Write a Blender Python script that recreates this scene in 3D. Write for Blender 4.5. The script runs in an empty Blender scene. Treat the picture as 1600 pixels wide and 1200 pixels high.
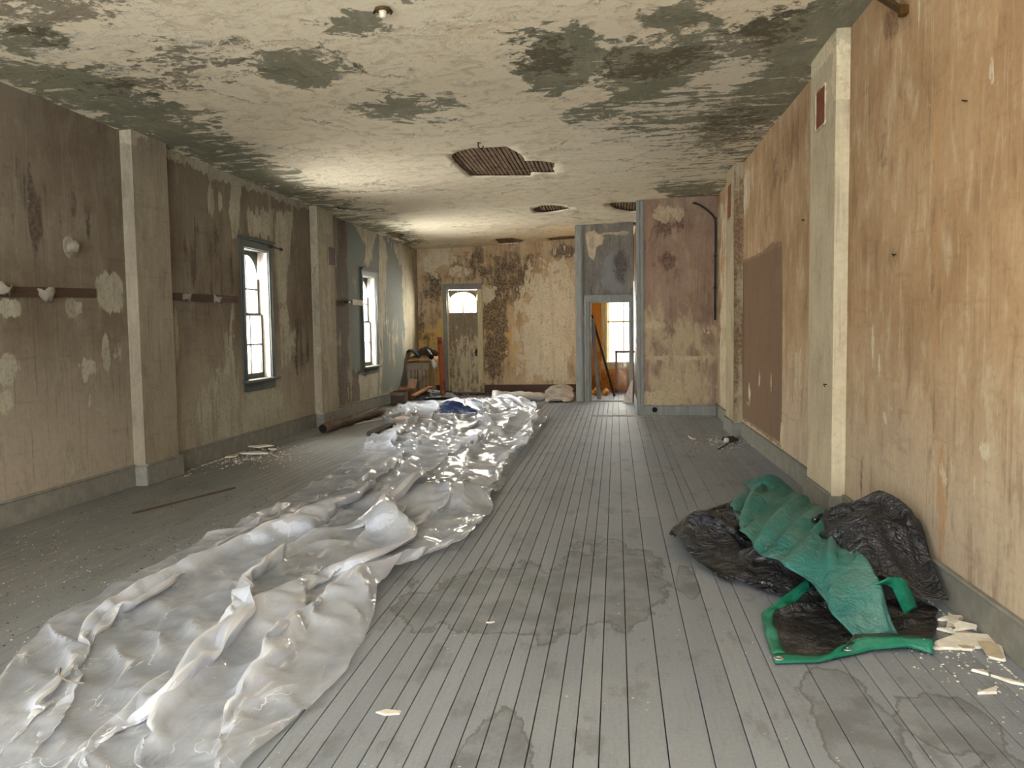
import bpy, bmesh, math, random
import numpy as np
from mathutils import Vector, Matrix
from mathutils.geometry import delaunay_2d_cdt
random.seed(7); RNG = np.random.default_rng(7)
SC = bpy.context.scene; COL = SC.collection

# ------------------------------------------------------------------ camera, world, light, exposure
F_PX, YAW, PITCH, ROLL, EYE = 1293.85, .12566238, -.06772107, -.0141014, 1.55
_cy, _sy, _cp, _sp = math.cos(YAW), math.sin(YAW), math.cos(PITCH), math.sin(PITCH)
C_F = np.array([-_sy*_cp, _cy*_cp, _sp]); _r = np.array([_cy, _sy, 0.]); _u = np.cross(_r, C_F)
C_R = _r*math.cos(ROLL)+_u*math.sin(ROLL); C_U = -_r*math.sin(ROLL)+_u*math.cos(ROLL)
C_O = np.array([0, 0, EYE])
cam_d = bpy.data.cameras.new('camera'); cam = bpy.data.objects.new('camera', cam_d); COL.objects.link(cam)
cam_d.sensor_fit = 'HORIZONTAL'; cam_d.sensor_width = 36; cam_d.lens = 36*F_PX/1600; cam_d.clip_start = .02
_m = np.eye(4); _m[:3, 0] = C_R; _m[:3, 1] = C_U; _m[:3, 2] = -C_F; _m[:3, 3] = C_O
cam.matrix_world = Matrix(_m.tolist()); SC.camera = cam
vs = SC.view_settings; vs.view_transform = 'Standard'; vs.look = 'None'; vs.gamma = 1; vs.use_curve_mapping = False
vs.exposure = 0.42
SC.cycles.use_denoising = True
SC.cycles.max_bounces = 8; SC.cycles.diffuse_bounces = 5; SC.cycles.transparent_max_bounces = 16
SC.cycles.sample_clamp_indirect = 6; SC.cycles.caustics_reflective = False; SC.cycles.caustics_refractive = False
W = bpy.data.worlds.new('sky'); SC.world = W; W.use_nodes = True
W.node_tree.nodes['Background'].inputs[0].default_value = (.86, .93, 1, 1)
W.node_tree.nodes['Background'].inputs[1].default_value = 3.0

def daylight(name, loc, aim, sx, sy, power, col):
    """soft daylight entering through one of the building's windows"""
    d = bpy.data.lights.new(name, 'AREA'); d.shape = 'RECTANGLE'; d.size = sx; d.size_y = sy; d.energy = power; d.color = col
    o = bpy.data.objects.new(name, d); COL.objects.link(o); o.location = loc
    o.rotation_euler = (Vector(aim)-Vector(loc)).to_track_quat('-Z', 'Y').to_euler(); return o
daylight('front_window_daylight', (-1.6, -3.1, 1.9), (-1.5, 10, 1.9), 5.6, 2.6, 560, (.88, .94, 1))
sun = bpy.data.lights.new('sun', 'SUN'); sun.energy = 170; sun.color = (1, .93, .8); sun.angle = .02
sun_o = bpy.data.objects.new('sun', sun); COL.objects.link(sun_o); sun_o.rotation_euler = Vector((-.28, 1, -1.25)).to_track_quat('-Z', 'Y').to_euler()
daylight('left_window_daylight', (-5.3, 10.9, 1.9), (0, 11, 1.4), 1.1, 1.8, 260, (1, .98, .95))
daylight('second_left_window_daylight', (-5.25, 15.6, 1.9), (.5, 16.6, 1.5), 1.1, 1.8, 380, (1, .98, .95))
daylight('transom_daylight', (-3.5, 20.1, 2.3), (-4.4, 17, 1.0), .6, .5, 150, (1, .93, .8))
daylight('back_room_sun', (1.6, 18.6, 1.6), (-1, 19.2, 1.0), 1.0, 1.4, 70, (1, .72, .4))
daylight('back_room_window_daylight', (.15, 20.1, 1.5), (.15, 10, .6), .8, 1.5, 80, (1, .97, .92))

# ------------------------------------------------------------------ helpers: places
def ray(x, y): return C_F*F_PX+C_R*(x-800)-C_U*(y-600)
def on(x, y, ax, v):
    d = ray(x, y); return C_O+d*((v-C_O[ax])/d[ax])
def fl(x, y, z=0.):
    p = on(x, y, 2, z); return (float(p[0]), float(p[1]))
CEIL = (3.58, .033, -.008)
def cz(x, y): return CEIL[0]+CEIL[1]*(x+4.8)+CEIL[2]*(y-6)
def on_ceil(x, y):
    d = ray(x, y); n = np.array([-CEIL[1], -CEIL[2], 1.]); p0 = np.array([-4.8, 6, CEIL[0]])
    p = C_O+d*((p0-C_O)@n/(d@n)); return (float(p[0]), float(p[1]))
SIDE = {'left': (-4.94, -.00909), 'right': (1.855, .010)}
def wall_matrix(side):
    x0, a = SIDE[side]; return Matrix.Translation((x0, 0, 0)) @ Matrix.Rotation(a, 4, 'Z')
def on_wall(x, y, side, off=0.):
    x0, a = SIDE[side]; n = np.array([math.cos(a), math.sin(a), 0]); t = np.array([-math.sin(a), math.cos(a), 0])
    p0 = np.array([x0, 0, 0])+n*off; d = ray(x, y); p = C_O+d*((p0-C_O)@n/(d@n))
    return (float((p-np.array([x0, 0, 0]))@t), float(p[2]))

# ------------------------------------------------------------------ helpers: objects
def tag(o, label=None, cat=None, group=None, kind=None):
    for k, v in (('label', label), ('category', cat), ('group', group), ('kind', kind)):
        if v: o[k] = v
    return o
def link(name, me, mat=None, parent=None, mw=None):
    o = bpy.data.objects.new(name, me); COL.objects.link(o)
    if mat and me: me.materials.append(mat)
    if parent: o.parent = parent
    elif mw is not None: o.matrix_world = mw
    return o
def empty(name, loc=(0, 0, 0), rz=0, mw=None):
    o = bpy.data.objects.new(name, None); COL.objects.link(o)
    if mw is not None: o.matrix_world = mw
    else: o.location = loc; o.rotation_euler = (0, 0, rz)
    o.empty_display_size = .1; return o
def pymesh(name, v, f, smooth=False):
    me = bpy.data.meshes.new(name); me.from_pydata([tuple(map(float, p)) for p in v], [], f); me.update()
    if smooth: me.polygons.foreach_set('use_smooth', [True]*len(me.polygons))
    return me
class MB:
    """collects shapes into one mesh"""
    def __init__(s): s.v = []; s.f = []
    def add(s, v, f):
        n = len(s.v); s.v += [tuple(map(float, p)) for p in v]; s.f += [tuple(i+n for i in q) for q in f]; return s
    def box(s, a, b, m=None):
        x0, y0, z0 = a; x1, y1, z1 = b
        v = [(x, y, z) for z in (z0, z1) for y in (y0, y1) for x in (x0, x1)]
        if m is not None: v = [m @ Vector(p) for p in v]
        return s.add(v, [(0, 2, 3, 1), (4, 5, 7, 6), (0, 1, 5, 4), (2, 6, 7, 3), (0, 4, 6, 2), (1, 3, 7, 5)])
    def bar(s, p, q, w, h, up=(0, 0, 1), taper=1.):
        p, q = Vector(p), Vector(q); d = (q-p).normalized(); a = d.cross(Vector(up))
        if a.length < 1e-4: a = d.cross(Vector((1, 0, 0)))
        a.normalize(); b = a.cross(d)
        v = []
        for c, k in ((p, 1), (q, taper)):
            for i, j in ((-1, -1), (1, -1), (1, 1), (-1, 1)): v.append(c+a*(w/2*i*k)+b*(h/2*j*k))
        return s.add(v, [(0, 3, 2, 1), (4, 5, 6, 7), (0, 1, 5, 4), (1, 2, 6, 5), (2, 3, 7, 6), (3, 0, 4, 7)])
    def tube(s, pts, rad, n=10, cap=True):
        pts = [Vector(p) for p in pts]; rad = rad if hasattr(rad, '__len__') else [rad]*len(pts)
        rings = []; a = None
        for i, p in enumerate(pts):
            d = (pts[min(i+1, len(pts)-1)]-pts[max(i-1, 0)]).normalized()
            if a is None: a = d.orthogonal().normalized()
            a = (a-d*a.dot(d)).normalized(); b = d.cross(a)
            rings.append([p+(a*math.cos(t)+b*math.sin(t))*rad[i] for t in [2*math.pi*k/n for k in range(n)]])
        v = [p for r in rings for p in r]; f = []
        for i in range(len(pts)-1):
            for k in range(n): f.append((i*n+k, i*n+(k+1) % n, (i+1)*n+(k+1) % n, (i+1)*n+k))
        if cap: f += [tuple(range(n))[::-1], tuple((len(pts)-1)*n+k for k in range(n))]
        return s.add(v, f)
    def plate(s, poly, t, m=None):
        """a flat polygon (x, y) of thickness t, from z=0 to z=t"""
        n = len(poly); v = [Vector((x, y, 0)) for x, y in poly]+[Vector((x, y, t)) for x, y in poly]
        if m is not None: v = [m @ p for p in v]
        return s.add(v, [tuple(range(n))[::-1], tuple(range(n, 2*n))]+[(i, (i+1) % n, n+(i+1) % n, n+i) for i in range(n)])
    def mesh(s, name, smooth=False, bevel=0, seg=1):
        me = pymesh(name, s.v, s.f, smooth)
        bm = bmesh.new(); bm.from_mesh(me); bmesh.ops.recalc_face_normals(bm, faces=bm.faces)
        if bevel:
            es = [e for e in bm.edges if len(e.link_faces) == 2 and e.calc_face_angle(0) > .6]
            bmesh.ops.bevel(bm, geom=es, offset=bevel, segments=seg, affect='EDGES', clamp_overlap=True)
        bm.to_mesh(me); bm.free()
        return me
    def build(s, name, mat, parent=None, smooth=False, bevel=0, mw=None, seg=1):
        return link(name, s.mesh(name, smooth, bevel, seg), mat, parent, mw)
def structure(o): o['kind'] = 'structure'; return o

# ------------------------------------------------------------------ helpers: materials
def lin(c):
    if isinstance(c, str): c = [int(c[i:i+2], 16) for i in (0, 2, 4)]
    return tuple((x/12.92 if x <= .04045 else ((x+.055)/1.055)**2.4) for x in [k/255 for k in c])+(1,)
class G:
    def __init__(s, name):
        s.m = bpy.data.materials.new(name); s.m.use_nodes = True; s.t = s.m.node_tree; s.n = s.t.nodes; s.n.clear()
    def new(s, t, **k):
        n = s.n.new(t)
        for a, b in k.items(): setattr(n, a, b)
        return n
    def set(s, n, i, v):
        if v is None: return
        if isinstance(v, bpy.types.NodeSocket): s.t.links.new(v, n.inputs[i])
        else: n.inputs[i].default_value = v
    def pos(s): return s.new('ShaderNodeNewGeometry').outputs['Position']
    def obj(s): return s.new('ShaderNodeTexCoord').outputs['Object']
    def rand(s): return s.new('ShaderNodeObjectInfo').outputs['Random']
    def attr(s, a): return s.new('ShaderNodeAttribute', attribute_name=a).outputs['Fac']
    def sc(s, v, k):
        n = s.new('ShaderNodeMapping'); s.set(n, 0, v); n.inputs['Scale'].default_value = k; return n.outputs[0]
    def vadd(s, a, b):
        n = s.new('ShaderNodeVectorMath', operation='ADD'); s.set(n, 0, a); s.set(n, 1, b); return n.outputs[0]
    def comb(s, x, y, z):
        n = s.new('ShaderNodeCombineXYZ'); s.set(n, 0, x); s.set(n, 1, y); s.set(n, 2, z); return n.outputs[0]
    def noise(s, v, scale, detail=4, rough=.55, dist=0, lac=2.):
        n = s.new('ShaderNodeTexNoise'); s.set(n, 'Vector', v); n.inputs['Scale'].default_value = scale
        n.inputs['Detail'].default_value = detail; n.inputs['Roughness'].default_value = rough; n.inputs['Distortion'].default_value = dist
        return n.outputs[0]
    def vor(s, v, scale, feature='DISTANCE_TO_EDGE', rnd=1.):
        n = s.new('ShaderNodeTexVoronoi', feature=feature); s.set(n, 'Vector', v); n.inputs['Scale'].default_value = scale
        n.inputs['Randomness'].default_value = rnd; return n.outputs['Distance']
    def math(s, op, a, b=None, c=None):
        n = s.new('ShaderNodeMath', operation=op); s.set(n, 0, a); s.set(n, 1, b); s.set(n, 2, c); return n.outputs[0]
    def step(s, v, a, b):
        n = s.new('ShaderNodeMapRange', interpolation_type='SMOOTHSTEP'); s.set(n, 0, v); s.set(n, 1, a); s.set(n, 2, b); return n.outputs[0]
    def mix(s, f, a, b, mode='MIX'):
        n = s.new('ShaderNodeMix', data_type='RGBA', blend_type=mode); s.set(n, 0, f)
        for i, v in ((6, a), (7, b)): s.set(n, i, lin(v) if isinstance(v, (str, tuple)) and len(v) in (3, 6) else v)
        return n.outputs[2]
    def bump(s, h, st, d=.01, prev=None):
        n = s.new('ShaderNodeBump'); n.inputs['Strength'].default_value = st; n.inputs['Distance'].default_value = d
        s.set(n, 'Height', h); s.set(n, 'Normal', prev); return n.outputs[0]
    def bsdf(s, col, rough=.8, normal=None, spec=.3, **k):
        n = s.new('ShaderNodeBsdfPrincipled'); s.set(n, 'Base Color', lin(col) if isinstance(col, (str, tuple)) else col)
        s.set(n, 'Roughness', rough); s.set(n, 'Normal', normal); n.inputs['Specular IOR Level'].default_value = spec
        for a, b in k.items(): s.set(n, a.replace('_', ' '), b)
        return n.outputs[0]
    def out(s, sh):
        o = s.new('ShaderNodeOutputMaterial'); s.t.links.new(sh, o.inputs[0]); return s.m
def peelmask(g, a, n, gain=1.6, w=.06):
    """painted field a plus ragged noise, cut to a crisp edge"""
    return g.step(g.math('MULTIPLY_ADD', g.math('SUBTRACT', n, .5), gain, a), -w, w)

def wall_mat(name, base, base2, peel, peel2, dark, third, rough=.85, streak=7., gain=3.6, mott=1., low=None, vert=.45):
    g = G(name); p = g.pos(); vz = lambda k: g.sc(p, (1, 1, k))
    n1 = g.noise(p, 1.1, 5, .6); n2 = g.noise(vz(.14), streak, 8, .66, .2); n3 = g.noise(p, 26, 6, .65); n4 = g.noise(p, 2.6, 12, .68, .5)
    n5 = g.noise(vz(.035), 34, 4, .6); n6 = g.noise(vz(.4), 5.5, 9, .66, .3); n7 = g.noise(g.sc(p, (1, .12, 1)), 18, 4, .6)
    col = g.mix(g.step(n1, .36, .64), base, base2)
    if low:       # paler lower wall: part worn paint, part floor-bounced light put into the colour
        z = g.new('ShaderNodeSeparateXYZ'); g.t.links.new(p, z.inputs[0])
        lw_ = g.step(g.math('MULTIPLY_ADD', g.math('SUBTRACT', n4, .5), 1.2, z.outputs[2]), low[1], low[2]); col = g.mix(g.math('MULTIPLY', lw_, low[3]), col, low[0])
    col = g.mix(g.math('MULTIPLY', g.step(n6, .5, .68), .45*mott), col, peel2)
    col = g.mix(g.math('MULTIPLY', g.step(n6, .46, .32), .35*mott), col, dark)
    col = g.mix(g.math('MULTIPLY', g.step(n5, .56, .7), .35), col, dark); col = g.mix(g.math('MULTIPLY', g.step(n5, .42, .3), .28), col, peel)
    col = g.mix(g.math('MULTIPLY', g.step(n7, .58, .7), .18), col, dark)
    t = g.step(g.math('MULTIPLY_ADD', g.math('SUBTRACT', n6, .5), 2.6, g.attr('third')), -.25, .25); col = g.mix(g.math('MULTIPLY', t, .85), col, third)
    nd = g.math('MULTIPLY_ADD', n2, vert, g.math('MULTIPLY', n4, 1-vert))
    d = g.step(g.math('MULTIPLY_ADD', g.math('SUBTRACT', nd, .5), gain, g.attr('dark')), -.12, .3)
    solid = g.step(g.attr('dark'), .7, 1.1); col = g.mix(g.math('MULTIPLY', d, g.math('MAXIMUM', g.math('MULTIPLY', solid, .9), g.math('MULTIPLY_ADD', g.step(n3, .3, .65), .5, .42))), col, dark)
    a = g.step(g.math('MULTIPLY_ADD', g.math('SUBTRACT', nd, .5), gain, g.attr('peel')), -.04, .07)
    pc = g.mix(g.step(n4, .35, .65), peel, peel2); pc = g.mix(g.math('MULTIPLY', g.step(n2, .5, .64), .5), pc, base2); pc = g.mix(g.math('MULTIPLY', g.step(n3, .52, .7), .35), pc, dark)
    col = g.mix(a, col, pc)
    fl = g.step(g.math('MULTIPLY_ADD', g.math('SUBTRACT', n3, .5), 2.2, g.math('SUBTRACT', n4, .5)), .42, .5); col = g.mix(g.math('MULTIPLY', fl, .7), col, peel)
    col = g.mix(g.math('MULTIPLY', g.step(n3, .4, .75), .14), col, '201a14')
    h = g.math('ADD', g.math('MULTIPLY', a, -.5), g.math('MULTIPLY_ADD', n3, .3, g.math('MULTIPLY', n2, .3)))
    return g.out(g.bsdf(col, rough, g.bump(h, .4, .006), .25))

def wood_mat(name, c1, c2, k=(9, 9, .9), rough=.7, c3=None):
    g = G(name); p = g.obj(); n = g.noise(g.sc(p, k), 4, 6, .6, .6); q = g.noise(p, 6, 3)
    col = g.mix(g.step(n, .3, .72), c1, c2)
    if c3: col = g.mix(g.step(q, .52, .7), col, c3)
    return g.out(g.bsdf(col, rough, g.bump(n, .25, .004)))
def flat_mat(name, c1, c2, scale=8, rough=.8, spec=.3, bump=.2, **k):
    g = G(name); p = g.pos(); n = g.noise(p, scale, 5, .6); col = g.mix(g.step(n, .35, .68), c1, c2)
    return g.out(g.bsdf(col, rough, g.bump(g.noise(p, scale*3, 4), bump, .005), spec, **k))

# ------------------------------------------------------------------ helpers: painted fields on walls
def seg_sdf(P, poly):
    """signed distance in metres, positive inside"""
    d = np.full(len(P), 1e9); ins = np.zeros(len(P), bool); n = len(poly)
    for i in range(n):
        a = np.array(poly[i]); b = np.array(poly[(i+1) % n]); e = b-a; w = P-a
        t = np.clip((w@e)/max(e@e, 1e-12), 0, 1); d = np.minimum(d, np.linalg.norm(w-t[:, None]*e, axis=1))
        c = ((a[1] <= P[:, 1]) & (P[:, 1] < b[1])) | ((b[1] <= P[:, 1]) & (P[:, 1] < a[1]))
        with np.errstate(divide='ignore', invalid='ignore'):
            x = a[0]+(P[:, 1]-a[1])*e[0]/(e[1] if abs(e[1]) > 1e-12 else 1e-12)
        ins ^= c & (P[:, 0] < x)
    return np.where(ins, d, -d)
def field(P, at, shapes, base):
    f = np.full(len(P), float(base))
    for sh in shapes:
        if sh[0] == 'e':      # ellipse cx cy rx ry, value at the centre
            _, cx, cy, rx, ry, v = sh
            c = np.array(at(cx, cy)); a = abs(np.array(at(cx+rx, cy))-c)[0]+1e-4; b = np.linalg.norm(np.array(at(cx, cy+ry))-c)+1e-4
            t = np.clip(1.45-1.0*np.sqrt(((P[:, 0]-c[0])/a)**2+((P[:, 1]-c[1])/b)**2), 0, 1)
        else:                 # polygon, softness in metres, value inside
            _, pts, soft, v = sh
            t = np.clip(seg_sdf(P, [at(*q) for q in pts])/soft*.5+.5, 0, 1)
        val = base+(v-base)*t
        f = np.maximum(f, val) if v > base else f*(1-t)+np.minimum(f, v)*t
    return f
def set_attr(me, name, arr):
    a = me.attributes.new(name, 'FLOAT', 'POINT'); a.data.foreach_set('value', np.asarray(arr, np.float32))
def grid_wall(name, to3, us, vs_, holes, mat, fields, at, mw=None, parent=None):
    """a wall face as a fine grid with rectangular openings; fields = {attribute: (shapes, base)}"""
    for (u0, u1, v0, v1) in holes: us = np.append(us, [u0, u1]); vs_ = np.append(vs_, [v0, v1])
    us = np.unique(np.round(us, 4)); vs_ = np.unique(np.round(vs_, 4))
    U, V = np.meshgrid(us, vs_, indexing='ij'); P = np.stack([U.ravel(), V.ravel()], 1); nv = len(vs_)
    f = []
    for i in range(len(us)-1):
        for j in range(nv-1):
            uc, vc = (us[i]+us[i+1])/2, (vs_[j]+vs_[j+1])/2
            if any(h[0] < uc < h[1] and h[2] < vc < h[3] for h in holes): continue
            f.append((i*nv+j, (i+1)*nv+j, (i+1)*nv+j+1, i*nv+j+1))
    me = pymesh(name, [to3(u, v) for u, v in P], f)
    for k in ('peel', 'dark', 'third'):
        sh, b = fields.get(k, ([], -1)); set_attr(me, k, field(P, at, sh, b))
    return structure(link(name, me, mat, parent, mw))
# ------------------------------------------------------------------ materials of the shell
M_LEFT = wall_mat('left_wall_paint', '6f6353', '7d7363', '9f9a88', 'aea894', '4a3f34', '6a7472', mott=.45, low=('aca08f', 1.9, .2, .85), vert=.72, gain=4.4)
M_FAR = wall_mat('far_wall_plaster', 'c8b393', 'b9a07c', 'd8cdb4', 'cfc4a8', '433a36', 'cda85e', rough=.85)
M_CLOSET = wall_mat('closet_wall_paper', '9b8270', '8d7361', 'c2b193', 'b5a382', '5d463a', 'b5a484', rough=.8)
M_VEST = wall_mat('vestibule_wall_paint', '6f6a62', '7e7970', 'c9b394', 'a89a82', '4a423e', '7d7c7c', rough=.7)
M_BACK = wall_mat('back_room_plaster', 'd09a52', 'c88d48', 'e0b878', 'd8a860', '8a5426', 'd8b070')  # orange sun glow of the back room put into the plaster colour
M_BASE = flat_mat('grey_baseboard_paint', '77756c', '86837a', 9, .7)
M_GREY = wood_mat('grey_trim_paint', '7b7c77', '8e8f8a', (6, 6, .8), .6)
M_WINTRIM = wood_mat('slate_window_paint', '3d4340', '505652', (6, 6, .8), .5)
M_JAMB = flat_mat('pale_jamb_paint', 'c6bdb2', 'b5aa9e', 10)
M_LATH = wood_mat('lath_wood', '6b5440', '9a8064', (8, .8, 8), .85, '54402f')
M_DARK = flat_mat('dark_void', '14110e', '1c1814', 4, .95)
M_STRIP = wood_mat('brown_rail_wood', '4a382c', '56443a', (6, .8, 6), .7)

# ------------------------------------------------------------------ floor
def floor_mat():
    g = G('worn_grey_floor_paint'); p = g.pos(); rnd = g.rand()
    pv = g.vadd(p, g.comb(g.math('MULTIPLY', rnd, 31), g.math('MULTIPLY', rnd, 17), 0))
    grain = g.noise(g.sc(pv, (14, .7, 1)), 6, 6, .62, .7); fine = g.noise(p, 60, 3); big = g.noise(p, .55, 4)
    col = g.mix(g.step(rnd, 0, 1), '7d8289', '868b91')
    col = g.mix(g.math('MULTIPLY', g.step(grain, .5, .72), .4), col, '6c6d6c')
    col = g.mix(g.math('MULTIPLY', g.step(big, .45, .7), .35), col, '9c9e9e')
    wear = g.noise(g.sc(p, (1, .45, 1)), 5, 6, .65); col = g.mix(g.math('MULTIPLY', g.step(wear, .53, .66), .5), col, '5e5f60')
    # dried puddles: dark body, darker tide line
    tide = g.noise(g.sc(p, (1.6, .8, 1)), 2.6, 5, .6); sep = None
    xyz = g.new('ShaderNodeSeparateXYZ'); g.t.links.new(p, xyz.inputs[0]); X, Y = xyz.outputs[0], xyz.outputs[1]
    def puddle(cx, cy, rx, ry):
        a = g.math('DIVIDE', g.math('SUBTRACT', X, cx), rx); b = g.math('DIVIDE', g.math('SUBTRACT', Y, cy), ry)
        r = g.math('SQRT', g.math('ADD', g.math('MULTIPLY', a, a), g.math('MULTIPLY', b, b)))
        return g.math('SUBTRACT', g.math('MULTIPLY_ADD', tide, 1.5, .25), r)
    q = None
    for c in PUDDLES:
        k = puddle(*c); q = k if q is None else g.math('MAXIMUM', q, k)
    body = g.step(q, 0, .05); line = g.math('SUBTRACT', g.step(q, -.03, .015), g.step(q, .025, .11))
    blot = g.noise(p, 4, 5, .6)
    col = g.mix(g.math('MULTIPLY', body, g.math('MULTIPLY_ADD', g.step(blot, .4, .62), .5, .12)), col, '5d5f60')
    col = g.mix(g.math('MULTIPLY', line, .55), col, '45433f')
    # trodden plaster dust: pale, at the left side and by the rubble
    d1 = g.math('ADD', g.step(X, -2.2, -4.2), 0); dust = g.math('MULTIPLY', d1, g.step(g.noise(p, 1.7, 6, .65), .35, .7))
    col = g.mix(g.math('MULTIPLY', d1, .6), col, '625e52'); col = g.mix(g.math('MULTIPLY', dust, .25), col, '8a8678')
    speck = g.vor(p, 16, 'F1'); spm = g.math('MULTIPLY', g.step(speck, .11, .05), g.step(g.noise(p, 1.4, 3), .5, .6)); col = g.mix(spm, col, 'd8d4c8')
    col = g.mix(g.math('MULTIPLY', g.step(fine, .3, .8), .15), col, '4a4843')
    nb = g.bump(grain, .25, .003)
    return g.out(g.bsdf(col, g.math('MULTIPLY_ADD', fine, .2, .5), nb, .35))
PUDDLES = [(-.55, 4.65, .62, .62), (-.05, 5.0, .34, .9), (-.95, 4.5, .3, .35), (-.44, 2.75, .14, .45), (.92, 3.25, .17, .5), (.55, 2.6, .1, .2), (1.25, 3.3, .2, .25), (.42, 5.0, .07, .35), (1.35, 2.7, .22, .35)]
M_FLOOR = floor_mat()
floor = MB().box((-5.0, -3.2, -.08), (2.0, 20.0, -.03)).build('floor', M_DARK); structure(floor)
lines = [-.92, -.85, -.76, -.68, -.59, -.5, -.42, -.33, -.24, -.16, -.07, .04, .18, .34, .48, .595, .68, .85, 1.02, 1.10, 1.19, 1.28, 1.37, 1.46, 1.55, 1.64, 1.73, 1.84]
left = []; x = -.92
while x > -4.95: x -= random.choice([.084, .088, .092, .09, .1]); left.append(x)
lines = sorted(left)+lines
_plank = {}
for i in range(len(lines)-1):
    gp_ = .0021 if lines[i] > -1.6 else .0013; a, b = lines[i]+gp_, lines[i+1]-gp_
    y = -3.2-random.uniform(0, 3.5); first = True; cuts = [2.0]
    while cuts[-1] < 19.7:
        nx = cuts[-1]+random.uniform(3.6, 6.4)
        if nx > 18.0: nx = 19.75
        cuts.append(nx)
    cuts[0] = 1.2; cuts.insert(0, -3.2)
    for j in range(len(cuts)-1):
        if j == 0: continue
        L = cuts[j+1]-cuts[j]-.003; w = b-a; key = (round(w, 3), round(L, 2))
        me = MB().box((-w/2, 0, -.022), (w/2, L, 0)).mesh('plank', bevel=.0016)
        o = link('plank', me, M_FLOOR, floor); o.location = ((a+b)/2, cuts[j], random.uniform(-.0012, .0012)); o.rotation_euler = (0, random.uniform(-.0025, .0025), 0)
o = MB().box((-5, -3.2, -.022), (2, 1.19, 0)).build('floorboards_by_entrance', M_FLOOR, floor); o['kind'] = 'stuff'

# ------------------------------------------------------------------ ceiling: plaster with fallen patches showing lath
def ceil_mat():
    g = G('peeling_ceiling_plaster'); p = g.pos(); sc = lambda k: g.sc(p, k)
    n1 = g.noise(p, .9, 5, .6); n4 = g.noise(sc((1, .8, 1)), 1.9, 12, .7, .6); n5 = g.noise(p, 5.0, 10, .68, .7); n3 = g.noise(p, 18, 6, .65, .4); st = g.noise(sc((.3, 1, 1)), 7, 8, .66, .5); ld = g.noise(sc((1, .1, 1)), 22, 4, .6)
    col = g.mix(g.step(n1, .36, .64), 'e8dcc0', 'f0e4c8'); col = g.mix(g.math('MULTIPLY', g.step(n5, .48, .62), .5), col, 'c2b292')
    col = g.mix(g.math('MULTIPLY', g.step(n4, .56, .66), .5), col, 'cdb48c')
    nd = g.math('MULTIPLY_ADD', n4, .6, g.math('MULTIPLY', n5, .4))
    gr = g.step(g.math('MULTIPLY_ADD', g.math('SUBTRACT', nd, .5), 4.2, g.attr('peel')), -.06, .1)
    green = g.mix(g.step(n1, .38, .62), '6d705c', '838069'); green = g.mix(g.math('MULTIPLY', g.step(n3, .45, .65), .35), green, '565c50'); green = g.mix(g.math('MULTIPLY', g.step(ld, .52, .68), .3), green, 'a8a48c')
    col = g.mix(g.math('MULTIPLY', gr, .9), col, green)
    w = g.step(g.math('MULTIPLY_ADD', g.math('SUBTRACT', g.math('MULTIPLY_ADD', st, .6, g.math('MULTIPLY', n5, .4)), .5), 4.4, g.attr('third')), -.02, .12); col = g.mix(g.math('MULTIPLY', w, .85), col, 'e9dfc6')
    d = g.step(g.math('MULTIPLY_ADD', g.math('SUBTRACT', g.math('MULTIPLY_ADD', n5, .6, g.math('MULTIPLY', n3, .4)), .5), 5.0, g.attr('dark')), -.05, .25); col = g.mix(g.math('MULTIPLY', d, .72), col, '564c3a')
    wv = g.vadd(p, g.sc(g.comb(n4, n5, 0), (.9, .9, 0)))
    cr = g.vor(g.sc(wv, (.45, 1.1, 1)), 1.0); crk = g.math('MULTIPLY', g.step(cr, .012, .003), g.step(n1, .4, .55)); col = g.mix(g.math('MULTIPLY', crk, .7), col, '5a4f3c')
    pit = g.step(g.math('MULTIPLY_ADD', g.math('SUBTRACT', n3, .5), 3., g.math('MULTIPLY', g.math('SUBTRACT', n4, .5), 2.)), .55, .7); col = g.mix(g.math('MULTIPLY', pit, .6), col, '5f5543')
    h = g.math('ADD', g.math('MULTIPLY', gr, -.35), g.math('ADD', g.math('MULTIPLY_ADD', nd, 1., g.math('MULTIPLY', n3, .3)), g.math('MULTIPLY', w, .3)))
    return g.out(g.bsdf(col, .85, g.bump(h, .8, .022), .2))
M_CEIL = ceil_mat()
HOLES = [
 [(706, 240), (719, 233), (728, 231), (736, 229), (762, 228), (790, 227), (800, 232), (813, 240), (820, 251), (845, 251), (866, 254), (868, 262), (864, 264), (868, 271), (830, 271), (829, 276), (780, 276), (735, 276), (725, 267), (716, 259), (706, 247)],
 [(831, 326), (845, 320), (862, 319), (880, 321), (894, 325), (872, 329), (848, 332), (838, 331)],
 [(950, 321), (956, 316), (974, 316), (1000, 315), (1030, 313), (1056, 312), (1050, 319), (1020, 320), (1004, 321), (1004, 329), (985, 331), (962, 327)],
 [(957, 349), (975, 347), (1004, 346), (1004, 350), (985, 352), (964, 351)],
 [(773, 373), (800, 371), (822, 376), (812, 380), (780, 381)],
 [(852, 373), (875, 370), (903, 368), (904, 376), (880, 378), (862, 377)],
 [(517, 321), (528, 322), (551, 325), (548, 328), (528, 326)],
 [(600, 363), (615, 361), (634, 366), (626, 370), (640, 377), (628, 376), (612, 370)],
]
def jag(poly, k=.012):
    out = []
    for i, a in enumerate(poly):
        b = poly[(i+1) % len(poly)]; n = max(1, int(math.dist(a, b)/.09))
        for j in range(n):
            t = j/n; s = 0 if j == 0 else k; out.append((a[0]+(b[0]-a[0])*t+random.uniform(-s, s), a[1]+(b[1]-a[1])*t+random.uniform(-s, s)))
    return out
hole_w = [jag([on_ceil(*q) for q in h]) for h in HOLES]
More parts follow.
